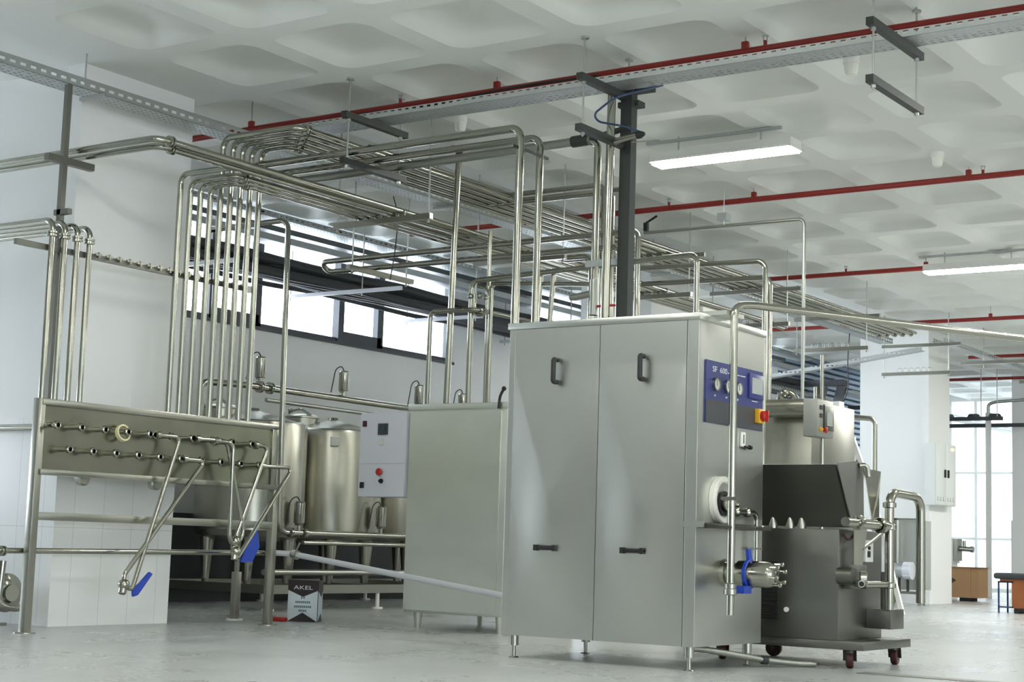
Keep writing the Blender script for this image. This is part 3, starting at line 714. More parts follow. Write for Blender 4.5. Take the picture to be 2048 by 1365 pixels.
# AKEL carton
bx = thing('carton', 'dark and pale printed AKEL carton standing on the floor near the tanks', 'box', (-9.36, 10.66, 0))
ax, bxx, ay, by_, hz = -9.49, -9.23, 10.57, 10.75, .345
part(MB().box((ax, ay, 0), (bxx, by_, hz), bev=.003), 'box_body', 'boxpaper', bx)
xm = (ax + bxx) / 2
part(MB().prism([(ax, ay - .0015, hz), (ax, ay - .0015, hz * .76), (xm, ay - .0015, hz * .60), (bxx, ay - .0015, hz * .76), (bxx, ay - .0015, hz)], (0, .002, 0)).prism([(ax, ay - .0015, .0), (xm, ay - .0015, hz * .22), (bxx, ay - .0015, .0)], (0, .002, 0))
     .prism([(bxx + .0015, ay, hz), (bxx + .0015, ay, hz * .76), (bxx + .0015, ay + .12, hz * .60), (bxx + .0015, by_, hz * .76), (bxx + .0015, by_, hz)], (-.002, 0, 0)).prism([(bxx + .0015, ay, 0), (bxx + .0015, ay + .12, hz * .2), (bxx + .0015, by_, 0)], (-.002, 0, 0))
     .box((ax, ay, hz - .001), (bxx, by_, hz + .001)).box((bxx - .004, ay - .001, 0), (bxx + .001, ay + .006, hz)), 'box_print', 'boxdark', bx, smooth=False)
text('AKEL', 'lettering', 'inkw', bx, (xm, ay - .003, hz * .82), .046, (1, 0, 0), sx=1.55)
for z, wdt in ((.200, .04), (.163, .13), (.125, .15), (.092, .07)):
    n = max(2, int(wdt / .016))
    for k in range(n):
        x = xm - wdt / 2 + wdt * (k + .5) / n
        part(MB().box((x - .0065, ay - .0012, z - .009), (x + .006, ay + .001, z + .009)), 'small_print', 'ink', bx, smooth=False)

bx.rotation_euler.z = .5
# ------------------------------------------------------------------ tanks on their skid
sk = thing('tank_skid', 'low white grey steel skid frame carrying the tanks', 'frame', (-11.6, 14, 0))
f = MB().box((-10.84, 11.75, .16), (-10.78, 17.4, .245)).box((-12.45, 11.75, .16), (-10.78, 11.81, .245)).box((-12.45, 11.75, .16), (-12.39, 17.4, .245)).box((-12.45, 17.34, .16), (-10.78, 17.4, .245))
for y in (13.4, 15.2): f.box((-12.4, y, .16), (-10.8, y + .06, .24))
part(f, 'skid_frame', 'frame', sk, smooth=False)
for x in (-10.81, -12.42):
    for y in (11.78, 13.43, 15.2, 17.2):
        part(MB().cyl((x, y, .015), (x, y, .17), .022).cyl((x, y, 0), (x, y, .018), .06), 'foot', 'plastw', sk)
TX, TYS, TR = -11.55, (12.24, 13.47, 14.75), .55
for k, ty in enumerate(TYS):
    t = thing('process_tank', ('nearest and leftmost', 'middle', 'farthest, mostly hidden')[k] + ' of the three upright steel tanks with conical tops', 'tank', (TX, ty, .24), 'upright process tanks')
    part(MB().lathe([(0, .62), (.25, .64), (.5, .70), (TR, .76), (TR, 1.80), (TR - .006, 1.83), (TR - .03, 1.845)], (TX, ty, 0), seg=64), 'shell', 'tank', t)
    part(MB().lathe([(TR - .03, 1.845), (.06, 1.965), (.05, 1.99), (0, 1.99)], (TX, ty, 0), seg=64), 'cone_top', 'tank', t)
    for q in range(4):
        a = PI / 4 + q * PI / 2
        lx, ly = TX + .40 * math.cos(a), ty + .40 * math.sin(a)
        part(MB().cyl((lx, ly, .24), (lx, ly, .70), .035, r2=.075, seg=16), 'leg', 'tank', t)
    mx, my = TX - .22, ty - .25
    mw = part(MB().lathe([(.17, 1.87), (.17, 1.965), (.19, 1.97), (.19, 1.985), (.15, 2.01), (0, 2.025)], (mx, my, 0), seg=28), 'manway', 'frame', t)
    part(MB().tube([(mx - .17, my - .02, 1.97), (mx - .17, my - .02, 2.05), (mx + .02, my - .05, 2.07), (mx + .16, my - .05, 2.0)], .012, .03, seg=8).ball((mx - .17, my, 2.06), .028), 'manway_clamp', 'frame', mw)
    part(MB().box((TX + .34, ty - .45, 1.66), (TX + .42, ty - .36, 1.75), rz=-.8), 'name_plate', 'dial', t)
single(MB().box((-12.62, 9.4, 0), (-12.56, 18.5, .92)), 'shade_board', 'foam', 'low dark board added for the shade along the wall behind the tanks', 'board')  # dark board added in place of the shade behind the tanks
pipe('steel pipe from the windows dropping before the nearest tank to the low rail', [(-11.84, 11.77, 3.77), (-10.9, 11.9, 3.82), (-10.9, 11.98, .75), (-10.9, 17.3, .75)], .028, .10,
     collars=[((-10.9, 12.35, .75), (0, 1, 0)), ((-10.9, 12.15, .75), (0, 1, 0))])
pipe('thin low rail pipe under the tanks\' main rail', [(-10.92, 12.36, .655), (-10.92, 17.3, .655)], .022, .05)
pipe('reddish low pipe run along the skid behind the carton', [(-11.0, 11.9, .36), (-11.0, 17.2, .36)], .03, .05, m='pipedull')
o = pipe('thick rail pipe running over the tank tops with valve heads on it', [(-11.62, 11.55, 1.86), (-11.62, 11.55, 2.20), (-11.5, 12.0, 2.21), (-11.5, 17.3, 2.19)], .036, .07, collars=[((-11.5, 12.25, 2.21), (0, 1, 0)), ((-11.5, 12.4, 2.21), (0, 1, 0))])
pipe('thin square rail hung just below the thick tank rail', [(-11.45, 12.3, 2.08), (-11.45, 17.3, 2.06)], .022, .05, m='pipedull')
for k, (x, y, z) in enumerate(((-11.5, 12.25, 2.25), (-11.5, 13.56, 2.24), (-11.5, 14.9, 2.22), (-11.5, 15.75, 2.2), (-10.9, 12.27, .79), (-10.9, 13.55, .79))):
    lab = ('valve head above the nearest tank, on the upper rail', 'valve head above the middle tank, on the upper rail', 'valve head left of the riser pipes over the control box', 'valve head among the risers over the rear cabinet',
           'valve head low in front of the nearest tank', 'valve head low in front of the middle tank below the control box')[k]
    v = thing('valve_actuator', lab + ', upright steel cylinder', 'valve', (x, y, z), 'steel valve actuators on the tank rails')
    part(MB().cyl((x, y, z - .04), (x, y, z + .05), .02).box((x - .03, y - .03, z + .03), (x + .03, y + .03, z + .05)), 'valve_stem', 'pipe', v)
    part(MB().lathe([(.05, .05), (.055, .06), (.055, .25), (.045, .265), (0, .265)], (x, y, z), seg=20), 'valve_cylinder', 'pipe', v)
    part(MB().tube([(x, y, z + .26), (x - .01, y - .03, z + .32), (x - .02, y - .12, z + .28), (x - .02, y - .18, z + .02)], .006, .06, seg=6), 'cable', 'black', v)

# pump at the left edge
pu = thing('pump', 'steel centrifugal pump on the floor at the left edge beside the wall', 'pump', (-9.95, 7.95, 0))
part(MB().lathe([(0, 0), (.10, 0), (.14, .02), (.14, .07), (.10, .09), (.06, .10), (.06, .13), (.03, .13), (0, .13)], (-9.83, 7.87, .24), (1, 0, 0), 28), 'pump_casing', 'pipe', pu)
part(MB().lathe([(0, -.34), (.09, -.34), (.105, -.30), (.105, 0), (0, 0)], (-9.83, 7.87, .24), (1, 0, 0), 24), 'pump_motor', 'frame', pu)
part(MB().tube([(-9.69, 7.76, .47), (-9.69, 7.74, .17), (-9.66, 7.84, .13), (-9.66, 7.95, .14)], .026, .06), 'suction_pipe', 'pipe', pu)
part(MB().cyl((-9.9, 7.80, .02), (-9.9, 7.80, .10), .02), 'pump_foot', 'redp', pu)
part(MB().box((-10.25, 7.78, 0), (-9.85, 7.96, .02)), 'base_plate', 'frame', pu)

# ------------------------------------------------------------------ overhead: trays, hangers, sprinkler lines
def tray(name, label, axis, c, z, w, a, b, h=.06):
    t = thing(name, label, 'cable tray', (c, a, z) if axis == 'Y' else (a, c, z))
    if axis == 'Y':
        part(MB().box((c - w / 2, a, z), (c + w / 2, b, z + .002)), 'tray_bottom', 'trayY', t, smooth=False)
        part(MB().box((c + w / 2 - .002, a, z), (c + w / 2, b, z + h)).box((c - w / 2, a, z), (c - w / 2 + .002, b, z + h)), 'tray_side', 'sideY', t, smooth=False)
    else:
        part(MB().box((a, c - w / 2, z), (b, c + w / 2, z + .002)), 'tray_bottom', 'trayX', t, smooth=False)
        part(MB().box((a, c - w / 2, z), (b, c - w / 2 + .002, z + h)).box((a, c + w / 2 - .002, z), (b, c + w / 2, z + h)), 'tray_side', 'sideX', t, smooth=False)
    return t
t = tray('cable_tray', 'long punched cable tray running from the top left corner below the upper pipe bundle', 'Y', -9.27, 3.885, .20, 4.5, 23.5, .078)
for y in (7.95, 12.3, 16.5, 20.5):
    part(MB().cyl((-9.37, y, 3.88), (-9.37, y, 4.3), .006, 8).box((-9.40, y - .02, 3.86), (-9.12, y + .02, 3.885)), 'tray_hanger', 'rod', t)
t = tray('cable_tray', 'punched cable tray beside the red pipe crossing to the top right corner', 'X', 9.78, 3.965, .24, -9.1, 2.0, .05)
single(MB().tube([(-8.2, 9.70, 4.03), (-7.4, 9.70, 4.01), (-6.9, 9.68, 4.04), (-6.5, 9.70, 4.05), (-6.0, 9.7, 4.04)], .009, .2, seg=8), 'cable', 'black', 'dark cable lying loosely over the near edge of the crossing tray', 'cable')

for k, x in enumerate((-8.03, -5.9, -3.72)):
    y0, y1 = ((9.33, 10.1), (9.31, 10.05), (9.14, 10.0))[k]
    h = thing('trapeze_hanger', ('left trapeze hanger carrying the crossing pipes', 'middle trapeze hanger clamped to the dark post', 'empty trapeze hanger at the right, two dark bars on rods')[k], 'hanger', (x, (y0 + y1) / 2, 3.56), 'trapeze hangers under the crossing tray')
    for z in (3.93, 3.57):
        part(MB().box((x - .025, y0, z - .03), (x + .025, y1, z + .02)), 'channel', 'galvd', h, smooth=False)
    for y in (y0 + .06, y1 - .07):
        part(MB().cyl((x, y, 3.51), (x, y, 4.24), .007, 8).cyl((x, y, 4.205), (x, y, 4.22), .03, 10).cyl((x, y, 3.52), (x, y, 3.54), .016, 6).cyl((x, y, 3.88), (x, y, 3.90), .016, 6), 'threaded_rod', 'rod', h)

HB = ((10.5, None), (12.55, None), (15.0, 3.735), (17.4, 3.735), (19.8, 3.735), (22.85, 3.735))
HL = ('nearest square tube hanger under the lower bundle, before the windows', 'second square tube hanger under the lower bundle, between the tall risers', 'third hanger frame along the pipe bundles', 'fourth hanger frame along the pipe bundles',
      'fifth hanger frame along the bundles, right of the tall cabinet', 'farthest hanger frame along the bundles, before the far white column')
for (y, z2), lab in zip(HB, HL):
    h = thing('pipe_hanger', lab, 'hanger', (-8.6, y, 3.3), 'square tube hangers under the pipe bundles')
    part(MB().box((-9.08, y - .022, 3.325), (-8.05, y + .022, 3.372)), 'hanger_bar', 'frame', h, smooth=False)
    if z2: part(MB().box((-9.08, y - .022, z2), (-7.9, y + .022, z2 + .045)), 'hanger_bar', 'frame', h, smooth=False)
    for x in (-9.05, -8.08): part(MB().cyl((x, y, 3.30), (x, y, 4.24), .007, 8).ball((x, y, 3.305), .014, 8), 'threaded_rod', 'rod', h)
    for x in (-8.36, -8.45, -8.54, -8.63, -8.72, -8.81): part(MB().tube([(x - .035, y, 3.375), (x - .03, y, 3.43), (x + .03, y, 3.43), (x + .035, y, 3.375)], .005, .02, seg=6), 'pipe_clip', 'rod', h)
h = thing('pipe_hanger', 'square tube hanger below the hairpin pipe pair in front of the windows', 'hanger', (-9.6, 11.75, 3.2))
part(MB().box((-9.62, 11.30, 3.14), (-9.57, 12.25, 3.185)), 'hanger_bar', 'frame', h, smooth=False)
for y in (11.36, 12.16): part(MB().cyl((-9.595, y, 3.11), (-9.595, y, 4.3), .007, 8).ball((-9.595, y, 3.115), .014, 8), 'threaded_rod', 'rod', h)
for k, y in enumerate((11.7, 13.8, 15.95, 18.1, 20.3)):
    h = thing('insulation_hanger', ('first', 'second', 'third', 'fourth', 'fifth')[k] + ' pale hanger bar from the left under the black insulated pipes', 'hanger', (-11.7, y, 3.3), 'hanger bars under the black pipes')
    part(MB().box((-12.62, y - .02, 3.40), (-10.95 if k == 1 else -11.4, y + .02, 3.44)), 'hanger_bar', 'boxgrey', h, smooth=False)
    for x in (-12.55, -11.5): part(MB().cyl((x, y, 3.37), (x, y, 4.5), .007, 8), 'threaded_rod', 'rod', h)

rp = ((9.9, -13.0, 3.0, (-9.54, -7.01, -4.93), (-7.94, -4.78)), (14.25, -11.2, 3.0, (-6.98, -4.85), (-7.92, -4.72)), (18.6, -11.2, 3, (-6.85, -9.6), (-7.86,)), (22.95, -12, 3, (-7.5,), (-6.2,)), (27.3, -9.3, 3, (-8.2,), (-6,)))
RL = ('red sprinkler pipe nearest the camera, beside the crossing tray', 'second red sprinkler pipe, right of the dark post below the lit lamp', 'third red sprinkler pipe, in front of the right hand lamp', 'fourth red sprinkler pipe, behind the upper bundle\'s far end', 'fifth red sprinkler pipe, right of the far column')
for (y, xa, xb_, clips, heads), lab in zip(rp, RL):
    o = single(MB().cyl((xa, y, 4.11), (xb_, y, 4.11), .028, 14), 'sprinkler_pipe', 'red', lab, 'pipe', 'red sprinkler pipes')
    for x in clips:
        part(MB().box((x - .025, y - .02, 4.11), (x + .025, y + .02, 4.185), bev=.008), 'pipe_clip', 'red', o)
        part(MB().cyl((x, y, 4.18), (x, y, 4.4), .005, 6), 'clip_rod', 'rod', o)
    for x in heads:
        hd = part(MB().cyl((x, y, 4.12), (x, y, 4.17), .013), 'sprinkler_head', 'red', o)
        part(MB().box((x - .016, y - .004, 4.165), (x - .01, y + .004, 4.2)).box((x + .01, y - .004, 4.165), (x + .016, y + .004, 4.2)).cyl((x, y, 4.2), (x, y, 4.204), .024, 12), 'deflector', 'rod', hd)
single(MB().tube([(-10.95, 31.8 - 1.2, 4.25), (-10.95, 30.6, 4.1), (3, 30.6, 4.1)], .03, .08), 'sprinkler_pipe', 'red', 'farthest red sprinkler pipe with an upturned end, above the far glazing', 'pipe', 'red sprinkler pipes')

# dark services along the window wall
tray('cable_tray', 'wide galvanised tray along the window heads, uppermost of the services', 'Y', -11.95, 4.06, .30, 9.4, 26.5, .06)
single(MB().box((-12.5, 9.4, 4.06), (-12.32, 26.5, 4.16)), 'air_duct', 'galvd', 'dark rectangular duct hard against the window heads', 'duct')
single(MB().box((-12.22, 9.4, 3.86), (-11.98, 26.5, 3.93)), 'air_duct', 'galv', 'flat galvanised duct crossing the upper part of the windows', 'duct')
for k, (x, z) in enumerate(((-12.36, 3.47), (-12.2, 3.45), (-12.06, 3.44), (-11.93, 3.43), (-12.28, 3.60), (-12.12, 3.59), (-11.98, 3.57), (-12.5, 3.42))):
    mb = MB(); pts = [(x + .012 * math.sin(q * 1.7 + k), 9.4 + q * .95, z + .018 * math.sin(q * 2.1 + k * 1.3)) for q in range(19)]
    mb.tube([(a_, b_, c_ + .085) for a_, b_, c_ in pts], .055 if k < 7 else .03, .3, seg=10)
    single(mb, 'insulated_pipe', 'foam', 'black foam insulated pipe along the windows, one of a stack lying close together', 'pipe', 'black insulated pipes')
tray('cable_tray', 'narrow punched tray low beside the black insulated pipes', 'Y', -11.7, 3.40, .12, 17.5, 26.5, .05)

# hanging branch tray toward the far column
b = thing('cable_tray', 'pale tray branching across the far white wall to the bundles\' end', 'cable tray', (-9.2, 21.5, 3.3))
part(MB().bar((-10.6, 21.5, 3.14), (-7.95, 21.5, 3.50), .14, .004), 'tray_bottom', 'galv', b, smooth=False)
part(MB().bar((-10.6, 21.43, 3.165), (-7.95, 21.43, 3.525), .004, .055), 'tray_side', 'sideX', b, smooth=False)
t = tray('cable_tray', 'twin sided tray running on past the bundle ends toward the far right', 'Y', -8.25, 3.80, .16, 22.9, 30.5, .06)
for y in (24.6, 27.5):
    part(MB().cyl((-8.15, y, 3.6), (-8.15, y, 4.3), .007, 8).box((-8.5, y - .02, 3.66), (-7.4, y + .02, 3.71)), 'tray_hanger', 'frame', t)
single(MB().tube([(-8.9, 21.2, 3.75), (-8.93, 21.2, 3.3), (-8.90, 21.2, 2.95), (-9.05, 21.2, 2.68)], .007, .3, seg=6), 'cable', 'black', 'thin loose cable hanging down in front of the far white wall', 'cable')
single(MB().tube([(-9.02, 11.2, 3.74), (-8.95, 11.2, 3.55), (-8.98, 11.2, 3.2), (-9.02, 11.2, 2.98)], .005, .1, seg=6), 'cable', 'black', 'thin black cable dangling between the pipe bundles by the windows', 'cable')

# ceiling lamps
def ceiling_lamp(x0, x1, y, label, group=None):
    z = 4.03
    L = thing('ceiling_lamp', label, 'lamp', ((x0 + x1) / 2, y, z), group)
    part(MB().prism([(x0 + .004, y - .12, z + .01), (x0 + .004, y - .10, z + .08), (x0 + .004, y + .10, z + .08), (x0 + .004, y + .12, z + .01)], (x1 - x0 - .008, 0, 0)).box((x0, y - .13, z - .004), (x1, y - .118, z + .014)).box((x0, y + .118, z - .004), (x1, y + .13, z + .014)).box((x0, y - .13, z - .004), (x0 + .012, y + .13, z + .014)).box((x1 - .012, y - .13, z - .004), (x1, y + .13, z + .014)), 'housing', 'plastw', L)
    part(MB().prism([(x0 + .012, y - .118, z + .01), (x0 + .012, y - .09, z - .022), (x0 + .012, y + .09, z - .022), (x0 + .012, y + .118, z + .01)], (x1 - x0 - .024, 0, 0)), 'diffuser', 'lamp', L)
    part(MB().box((x0 - .05, y - .09, z + .16), (x1 - .1, y - .06, z + .185)).cyl((x0 + .25, y - .05, z + .09), (x0 + .25, y - .05, z + .21), .008, 8).cyl((x1 - .3, y - .05, z + .09), (x1 - .3, y - .05, z + .21), .008, 8), 'mounting_rail', 'galv', L)
ceiling_lamp(-6.95, -5.62, 12.25, 'lit white batten lamp hanging right of the dark post', 'white batten lamps')
ceiling_lamp(-6.80, -5.47, 18.45, 'lit white batten lamp at the right edge behind a red pipe', 'white batten lamps')
for x in (-2.8, 1.3, 5.4):
    for y in (0.2, 6.2, 12.25, 18.45): ceiling_lamp(x, x + 1.33, y, 'lit white batten lamp added out of view to brighten the far end', 'white batten lamps out of view')
for x, y in ((-5.0, 20.2), (-5.0, 23.4), (-5.2, 21.7), (-5.2, 25.0), (-4.9, 28.2)): ceiling_lamp(x, x + 1.33, y, 'lit white batten lamp added out of view to brighten the far end', 'white batten lamps out of view')  # extra lamps out of view, added to brighten the far white wall
for x in (-6.9,):
    for y in (0.2, 5.9): ceiling_lamp(x, x + 1.33, y, 'lit white batten lamp added out of view to brighten the far end', 'white batten lamps out of view')

def motion(x, y, z, label):
    s_ = thing('motion_sensor', label, 'sensor', (x, y, z))
    part(MB().cyl((x, y, z), (x, y, z + .05), .055, 20), 'sensor_base', 'plastw', s_)
    part(MB().lathe([(.05, 0), (.045, -.05), (.035, -.075), (0, -.085)], (x, y, z), seg=20), 'sensor_lens', 'cream', s_)
motion(-7.95, 10.72, 4.17, 'white round motion sensor on the ceiling left of the tall risers')
motion(-4.29, 10.22, 4.02, 'white motion sensor hanging by the crossing tray near the empty hanger')
motion(-4.92, 13.64, 4.17, 'small white ceiling sensor at the right, by itself')
single(MB().tube([(-4.29, 10.22, 4.07), (-4.34, 10.2, 4.17), (-4.2, 10.1, 4.2), (-4.05, 9.95, 4.12)], .006, .05, seg=6), 'cable', 'plastw', 'white cable looping from the motion sensor to the tray', 'cable')

# ------------------------------------------------------------------ filler trolley
ct = thing('filler_trolley', 'dark steel ingredient feeder with a slanted hopper on a caster trolley', 'machine', (-4.5, 10.1, 0))
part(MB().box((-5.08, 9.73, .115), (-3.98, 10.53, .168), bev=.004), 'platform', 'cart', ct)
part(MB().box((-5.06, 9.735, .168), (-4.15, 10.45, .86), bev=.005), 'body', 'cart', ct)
v = MB()
for k in range(22): v.box((-4.70, 9.725, .28 + k * .017), (-4.56, 9.737, .287 + k * .017))
part(v, 'vent_grille', 'black', ct, smooth=False)
part(MB().lathe([(.016, 0), (.016, .012), (0, .012)], (-4.50, 9.735, .345), (0, -1, 0), 16), 'plug', 'plastw', ct)
hp = MB()
lo = [(-5.02, 9.78, .875), (-4.10, 9.78, .875), (-4.13, 9.92, .875), (-5.02, 9.92, .875)]
hi = [(-5.02, 9.66, 1.262), (-4.15, 9.66, 1.262), (-4.13, 9.97, 1.25), (-5.02, 9.97, 1.25)]
for k in range(4):
    j = (k + 1) % 4
    hp.face([lo[k], lo[j], hi[j], hi[k]])
hp.face(lo[::-1])
bmesh.ops.remove_doubles(hp.bm, verts=hp.bm.verts, dist=1e-5)
bmesh.ops.solidify(hp.bm, geom=hp.bm.faces[:], thickness=.006)
part(hp, 'hopper', 'dark', ct, 'dark tilted hopper', smooth=False)
part(MB().prism([(-4.14, 9.67, 1.27), (-4.085, 9.79, .88), (-4.07, 9.93, .88), (-4.10, 9.99, 1.26), (-4.11, 9.92, 1.30)], (.006, .002, 0)), 'hopper_cheek', 'cart', ct, smooth=False)
part(MB().prism([(-4.10, 9.995, 1.26), (-4.07, 10.06, .93), (-4.06, 10.16, .95), (-4.07, 10.18, 1.08), (-4.09, 10.26, 1.25)], (.006, .004, 0)), 'hopper_cheek', 'frame', ct, smooth=False)
part(MB().tube([(-4.10, 9.93, 1.27), (-4.06, 9.97, 1.28), (-4.05, 9.97, 1.20)], .016, .03), 'hopper_handle', 'frame', ct)
for x in (-4.62, -4.50, -4.42):
    part(MB().lathe([(.03, 0), (.03, .02), (.012, .07), (0, .075)], (x, 9.775, .86), seg=14), 'levelling_knob', 'pipedull', ct)
for x, y, rz in ((-4.10, 9.80, 1.9), (-4.05, 10.42, 1.75), (-4.98, 9.80, 2.2), (-4.94, 10.44, .2)):
    c = Vector((x, y, 0)); d = Vector((math.cos(rz), math.sin(rz), 0)); n = Vector((-d.y, d.x, 0))
    w = part(MB().lathe([(0, -.022), (.05, -.022), (.056, -.014), (.056, .014), (.05, .022), (0, .022)], c + Vector((0, 0, .056)) + d * .02, n, 20), 'caster_wheel', 'wheel', ct)
    fk = MB()
    for s_ in (-1, 1): fk.bar(c + n * .028 * s_ + Vector((0, 0, .112)), c + n * .028 * s_ + d * .02 + Vector((0, 0, .045)), .03, .004)
    fk.cyl(c + Vector((0, 0, .095)), c + Vector((0, 0, .118)), .03)
    part(fk, 'caster_fork', 'dark', w)
# gear pump and pipes on the right end
part(MB().cyl((-4.05, 9.60, .905), (-4.05, 9.80, .905), .030).lathe([(.032, 0), (.048, .004), (.048, .03), (.032, .034)], (-4.05, 9.79, .905), (0, 1, 0), 16).cyl((-4.05, 9.83, .90), (-4.0, 10.18, .895), .032).lathe([(.034, -.02), (.05, -.016), (.05, .016), (.034, .02)], (-4.01, 10.08, .895), (.14, 1, 0), 16), 'hopper_outlet', 'pipe', ct)
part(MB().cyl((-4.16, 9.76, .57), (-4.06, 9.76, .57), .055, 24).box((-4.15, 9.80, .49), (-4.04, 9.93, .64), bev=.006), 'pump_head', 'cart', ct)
part(MB().lathe([(.04, -.026), (.056, -.018), (.056, .018), (.04, .026)], (-4.03, 9.84, .55), (1, .5, 0), 20).cyl((-4.06, 9.80, .525), (-4.0, 9.74, .525), .021), 'pump_outlet', 'frame', ct)
part(MB().lathe([(0, .0), (.018, 0), (.018, .001), (0, .001)], (-3.9985, 9.7385, .525), (.7, -.7, 0), 14), 'outlet_bore', 'hole', ct)
rs = part(MB().tube([(-4.03, 9.86, .52), (-4.0, 10.20, .52)], .022).tube([(-4.0, 10.20, .36), (-4.0, 10.20, 1.115), (-3.94, 10.60, 1.095), (-3.94, 10.60, .40)], .030, .09), 'standpipe', 'pipe', ct, 'tall polished stand pipe arching over to the right')
for z in (1.03, .89, .515): part(MB().lathe([(.031, -.02), (.044, -.014), (.044, .014), (.031, .02)], (-4.0, 10.20, z), seg=14), 'union_nut', 'pipe', rs)
part(MB().cyl((-4.06, 10.27, .36), (-4.06, 10.27, .60), .024), 'side_pipe', 'cart', ct)
part(MB().box((-4.152, 10.19, .235), (-3.985, 10.42, .362), bev=.004), 'end_block', 'cart', ct)
part(MB().prism([(-4.08, 9.80, .88), (-4.05, 9.94, .88), (-4.07, 9.90, .60), (-4.09, 9.82, .60)], (.006, 0, 0)).bar((-4.06, 9.90, .74), (-4.01, 10.18, .87), .014), 'strut', 'frame', ct, smooth=False)
part(MB().tube([(-4.14, 9.78, .83), (-4.11, 9.80, .79), (-4.09, 9.84, .83), (-4.07, 9.86, .90)], .009, .03), 'valve_lever', 'wheel', ct, 'dark red lever')
part(MB().box((-4.155, 10.05, .66), (-4.10, 10.18, .80), bev=.004), 'junction_box', 'plastw', ct)
part(MB().lathe([(0, 0), (.012, 0), (.012, .01), (0, .01)], (-4.10, 10.10, .75), (1, 0, 0), 10).box((-4.102, 10.08, .69), (-4.095, 10.12, .73)), 'box_switch', 'black', ct)

# ------------------------------------------------------------------ second freezer with display box behind
f2 = thing('second_freezer', 'plain steel freezer body with a barrel, standing behind the tall cabinet\'s right edge', 'machine', (-6.8, 14.4, 0))
part(MB().box((-7.6, 13.95, .14), (-6.22, 14.95, 2.10), bev=.006), 'body', 'frame', f2)
part(MB().cyl((-6.6, 13.82, 2.02), (-6.0, 13.82, 2.02), .085, 24), 'barrel', 'tank', f2)
part(MB().tube([(-6.62, 14.1, 2.12), (-6.60, 14.1, 2.20), (-6.48, 14.1, 2.19), (-6.44, 14.1, 2.12)], .03, .04).ball((-6.55, 14.1, 2.19), .05), 'top_valve', 'pipe', f2)
for x in (-7.5, -6.34):
    for y in (14.05, 14.85): part(MB().cyl((x, y, 0), (x, y, .15), .025), 'foot', 'frame', f2)
ds = thing('display_box', 'pale steel operator box with grey screen on a pole right of the tall cabinet', 'control box', (-5.8, 13.15, 0))
part(MB().box((-5.875, 13.0, 1.70), (-5.745, 13.34, 2.02), bev=.005), 'enclosure', 'encl', ds)
s1 = part(MB().box((-5.747, 13.14, 1.76), (-5.735, 13.33, 1.97), bev=.003), 'screen_bezel', 'cart', ds)
part(MB().box((-5.737, 13.18, 1.80), (-5.732, 13.30, 1.92)), 'display', 'screen', s1)
part(MB().box((-5.745, 13.125, 1.78), (-5.738, 13.14, 1.98)), 'bezel_strip', 'black', ds)
for z in (1.95, 1.88): part(MB().box((-5.747, 13.05, z - .018), (-5.738, 13.10, z + .018)), 'push_button', 'black', ds)
part(MB().lathe([(.02, 0), (.02, .014), (.012, .014), (.012, .025), (0, .025)], (-5.745, 13.06, 1.76), (1, 0, 0), 14), 'key_switch', 'yellow', ds)
part(MB().lathe([(.012, 0), (.012, .02), (.026, .02), (.026, .032), (0, .038)], (-5.745, 13.13, 1.76), (1, 0, 0), 16), 'emergency_button', 'redp', ds, 'red emergency button')
part(MB().cyl((-5.80, 13.22, 2.01), (-5.80, 13.22, 2.42), .016), 'pole', 'pipe', ds)
part(MB().cyl((-5.82, 13.28, 0), (-5.82, 13.28, 1.71), .02).cyl((-5.82, 13.28, 0), (-5.82, 13.28, .01), .12), 'stand', 'pipe', ds)
rl = thing('platform_railing', 'white platform railing in front of the dark louvres', 'railing', (-7.5, 18, 0))
part(MB().bar((-8.6, 18, 2.12), (-7.50, 18, 2.05), .05), 'top_rail', 'plastw', rl)
part(MB().bar((-7.50, 18, 2.07), (-7.50, 18, .0), .045).bar((-8.05, 18, 2.07), (-8.05, 18, 0), .045), 'post', 'plastw', rl)
part(MB().bar((-7.50, 18, 2.02), (-7.28, 18, 1.45), .05).bar((-7.28, 18, 1.45), (-6.9, 18, .05), .05), 'stair_rail', 'plastw', rl)
part(MB().tube([(-7.99, 18.3, 2.36), (-7.36, 18.3, 2.30), (-7.36, 18.3, 0)], .03, .07), 'hand_rail', 'frame', rl)
part(MB().box((-8.5, 18.02, .9), (-7.52, 18.05, 2.02)), 'infill_panel', 'white', rl, smooth=False)
ub = thing('upper_bracket', 'dark ventilation arms fixed in front of the louvred shutter', 'bracket', (-11.6, 27, 3.2))
for k in range(2): part(MB().bar((-11.9 + .35 * k, 26.5, 2.6), (-11.6 + .35 * k, 26.5, 3.6), .16, .06), 'arm', 'frameblk', ub, smooth=False)
part(MB().box((-12.7, 26.4, 3.6), (-11.2, 26.6, 3.7)), 'arm', 'frameblk', ub, smooth=False)
fb = thing('upper_shelf', 'pale ledge with dark fittings behind the display box', 'shelf', (-7.9, 18.9, 2.5))
part(MB().box((-9.3, 18.8, 2.50), (-8.02, 18.95, 2.57)), 'ledge', 'plastw', fb, smooth=False)
part(MB().cyl((-8.27, 18.87, 2.57), (-8.27, 18.87, 2.74), .035).ball((-8.27, 18.87, 2.75), .038), 'bottle_fitting', 'black', fb)
part(MB().cyl((-8.36, 18.87, 2.57), (-8.36, 18.87, 2.76), .025), 'steel_fitting', 'pipe', fb)

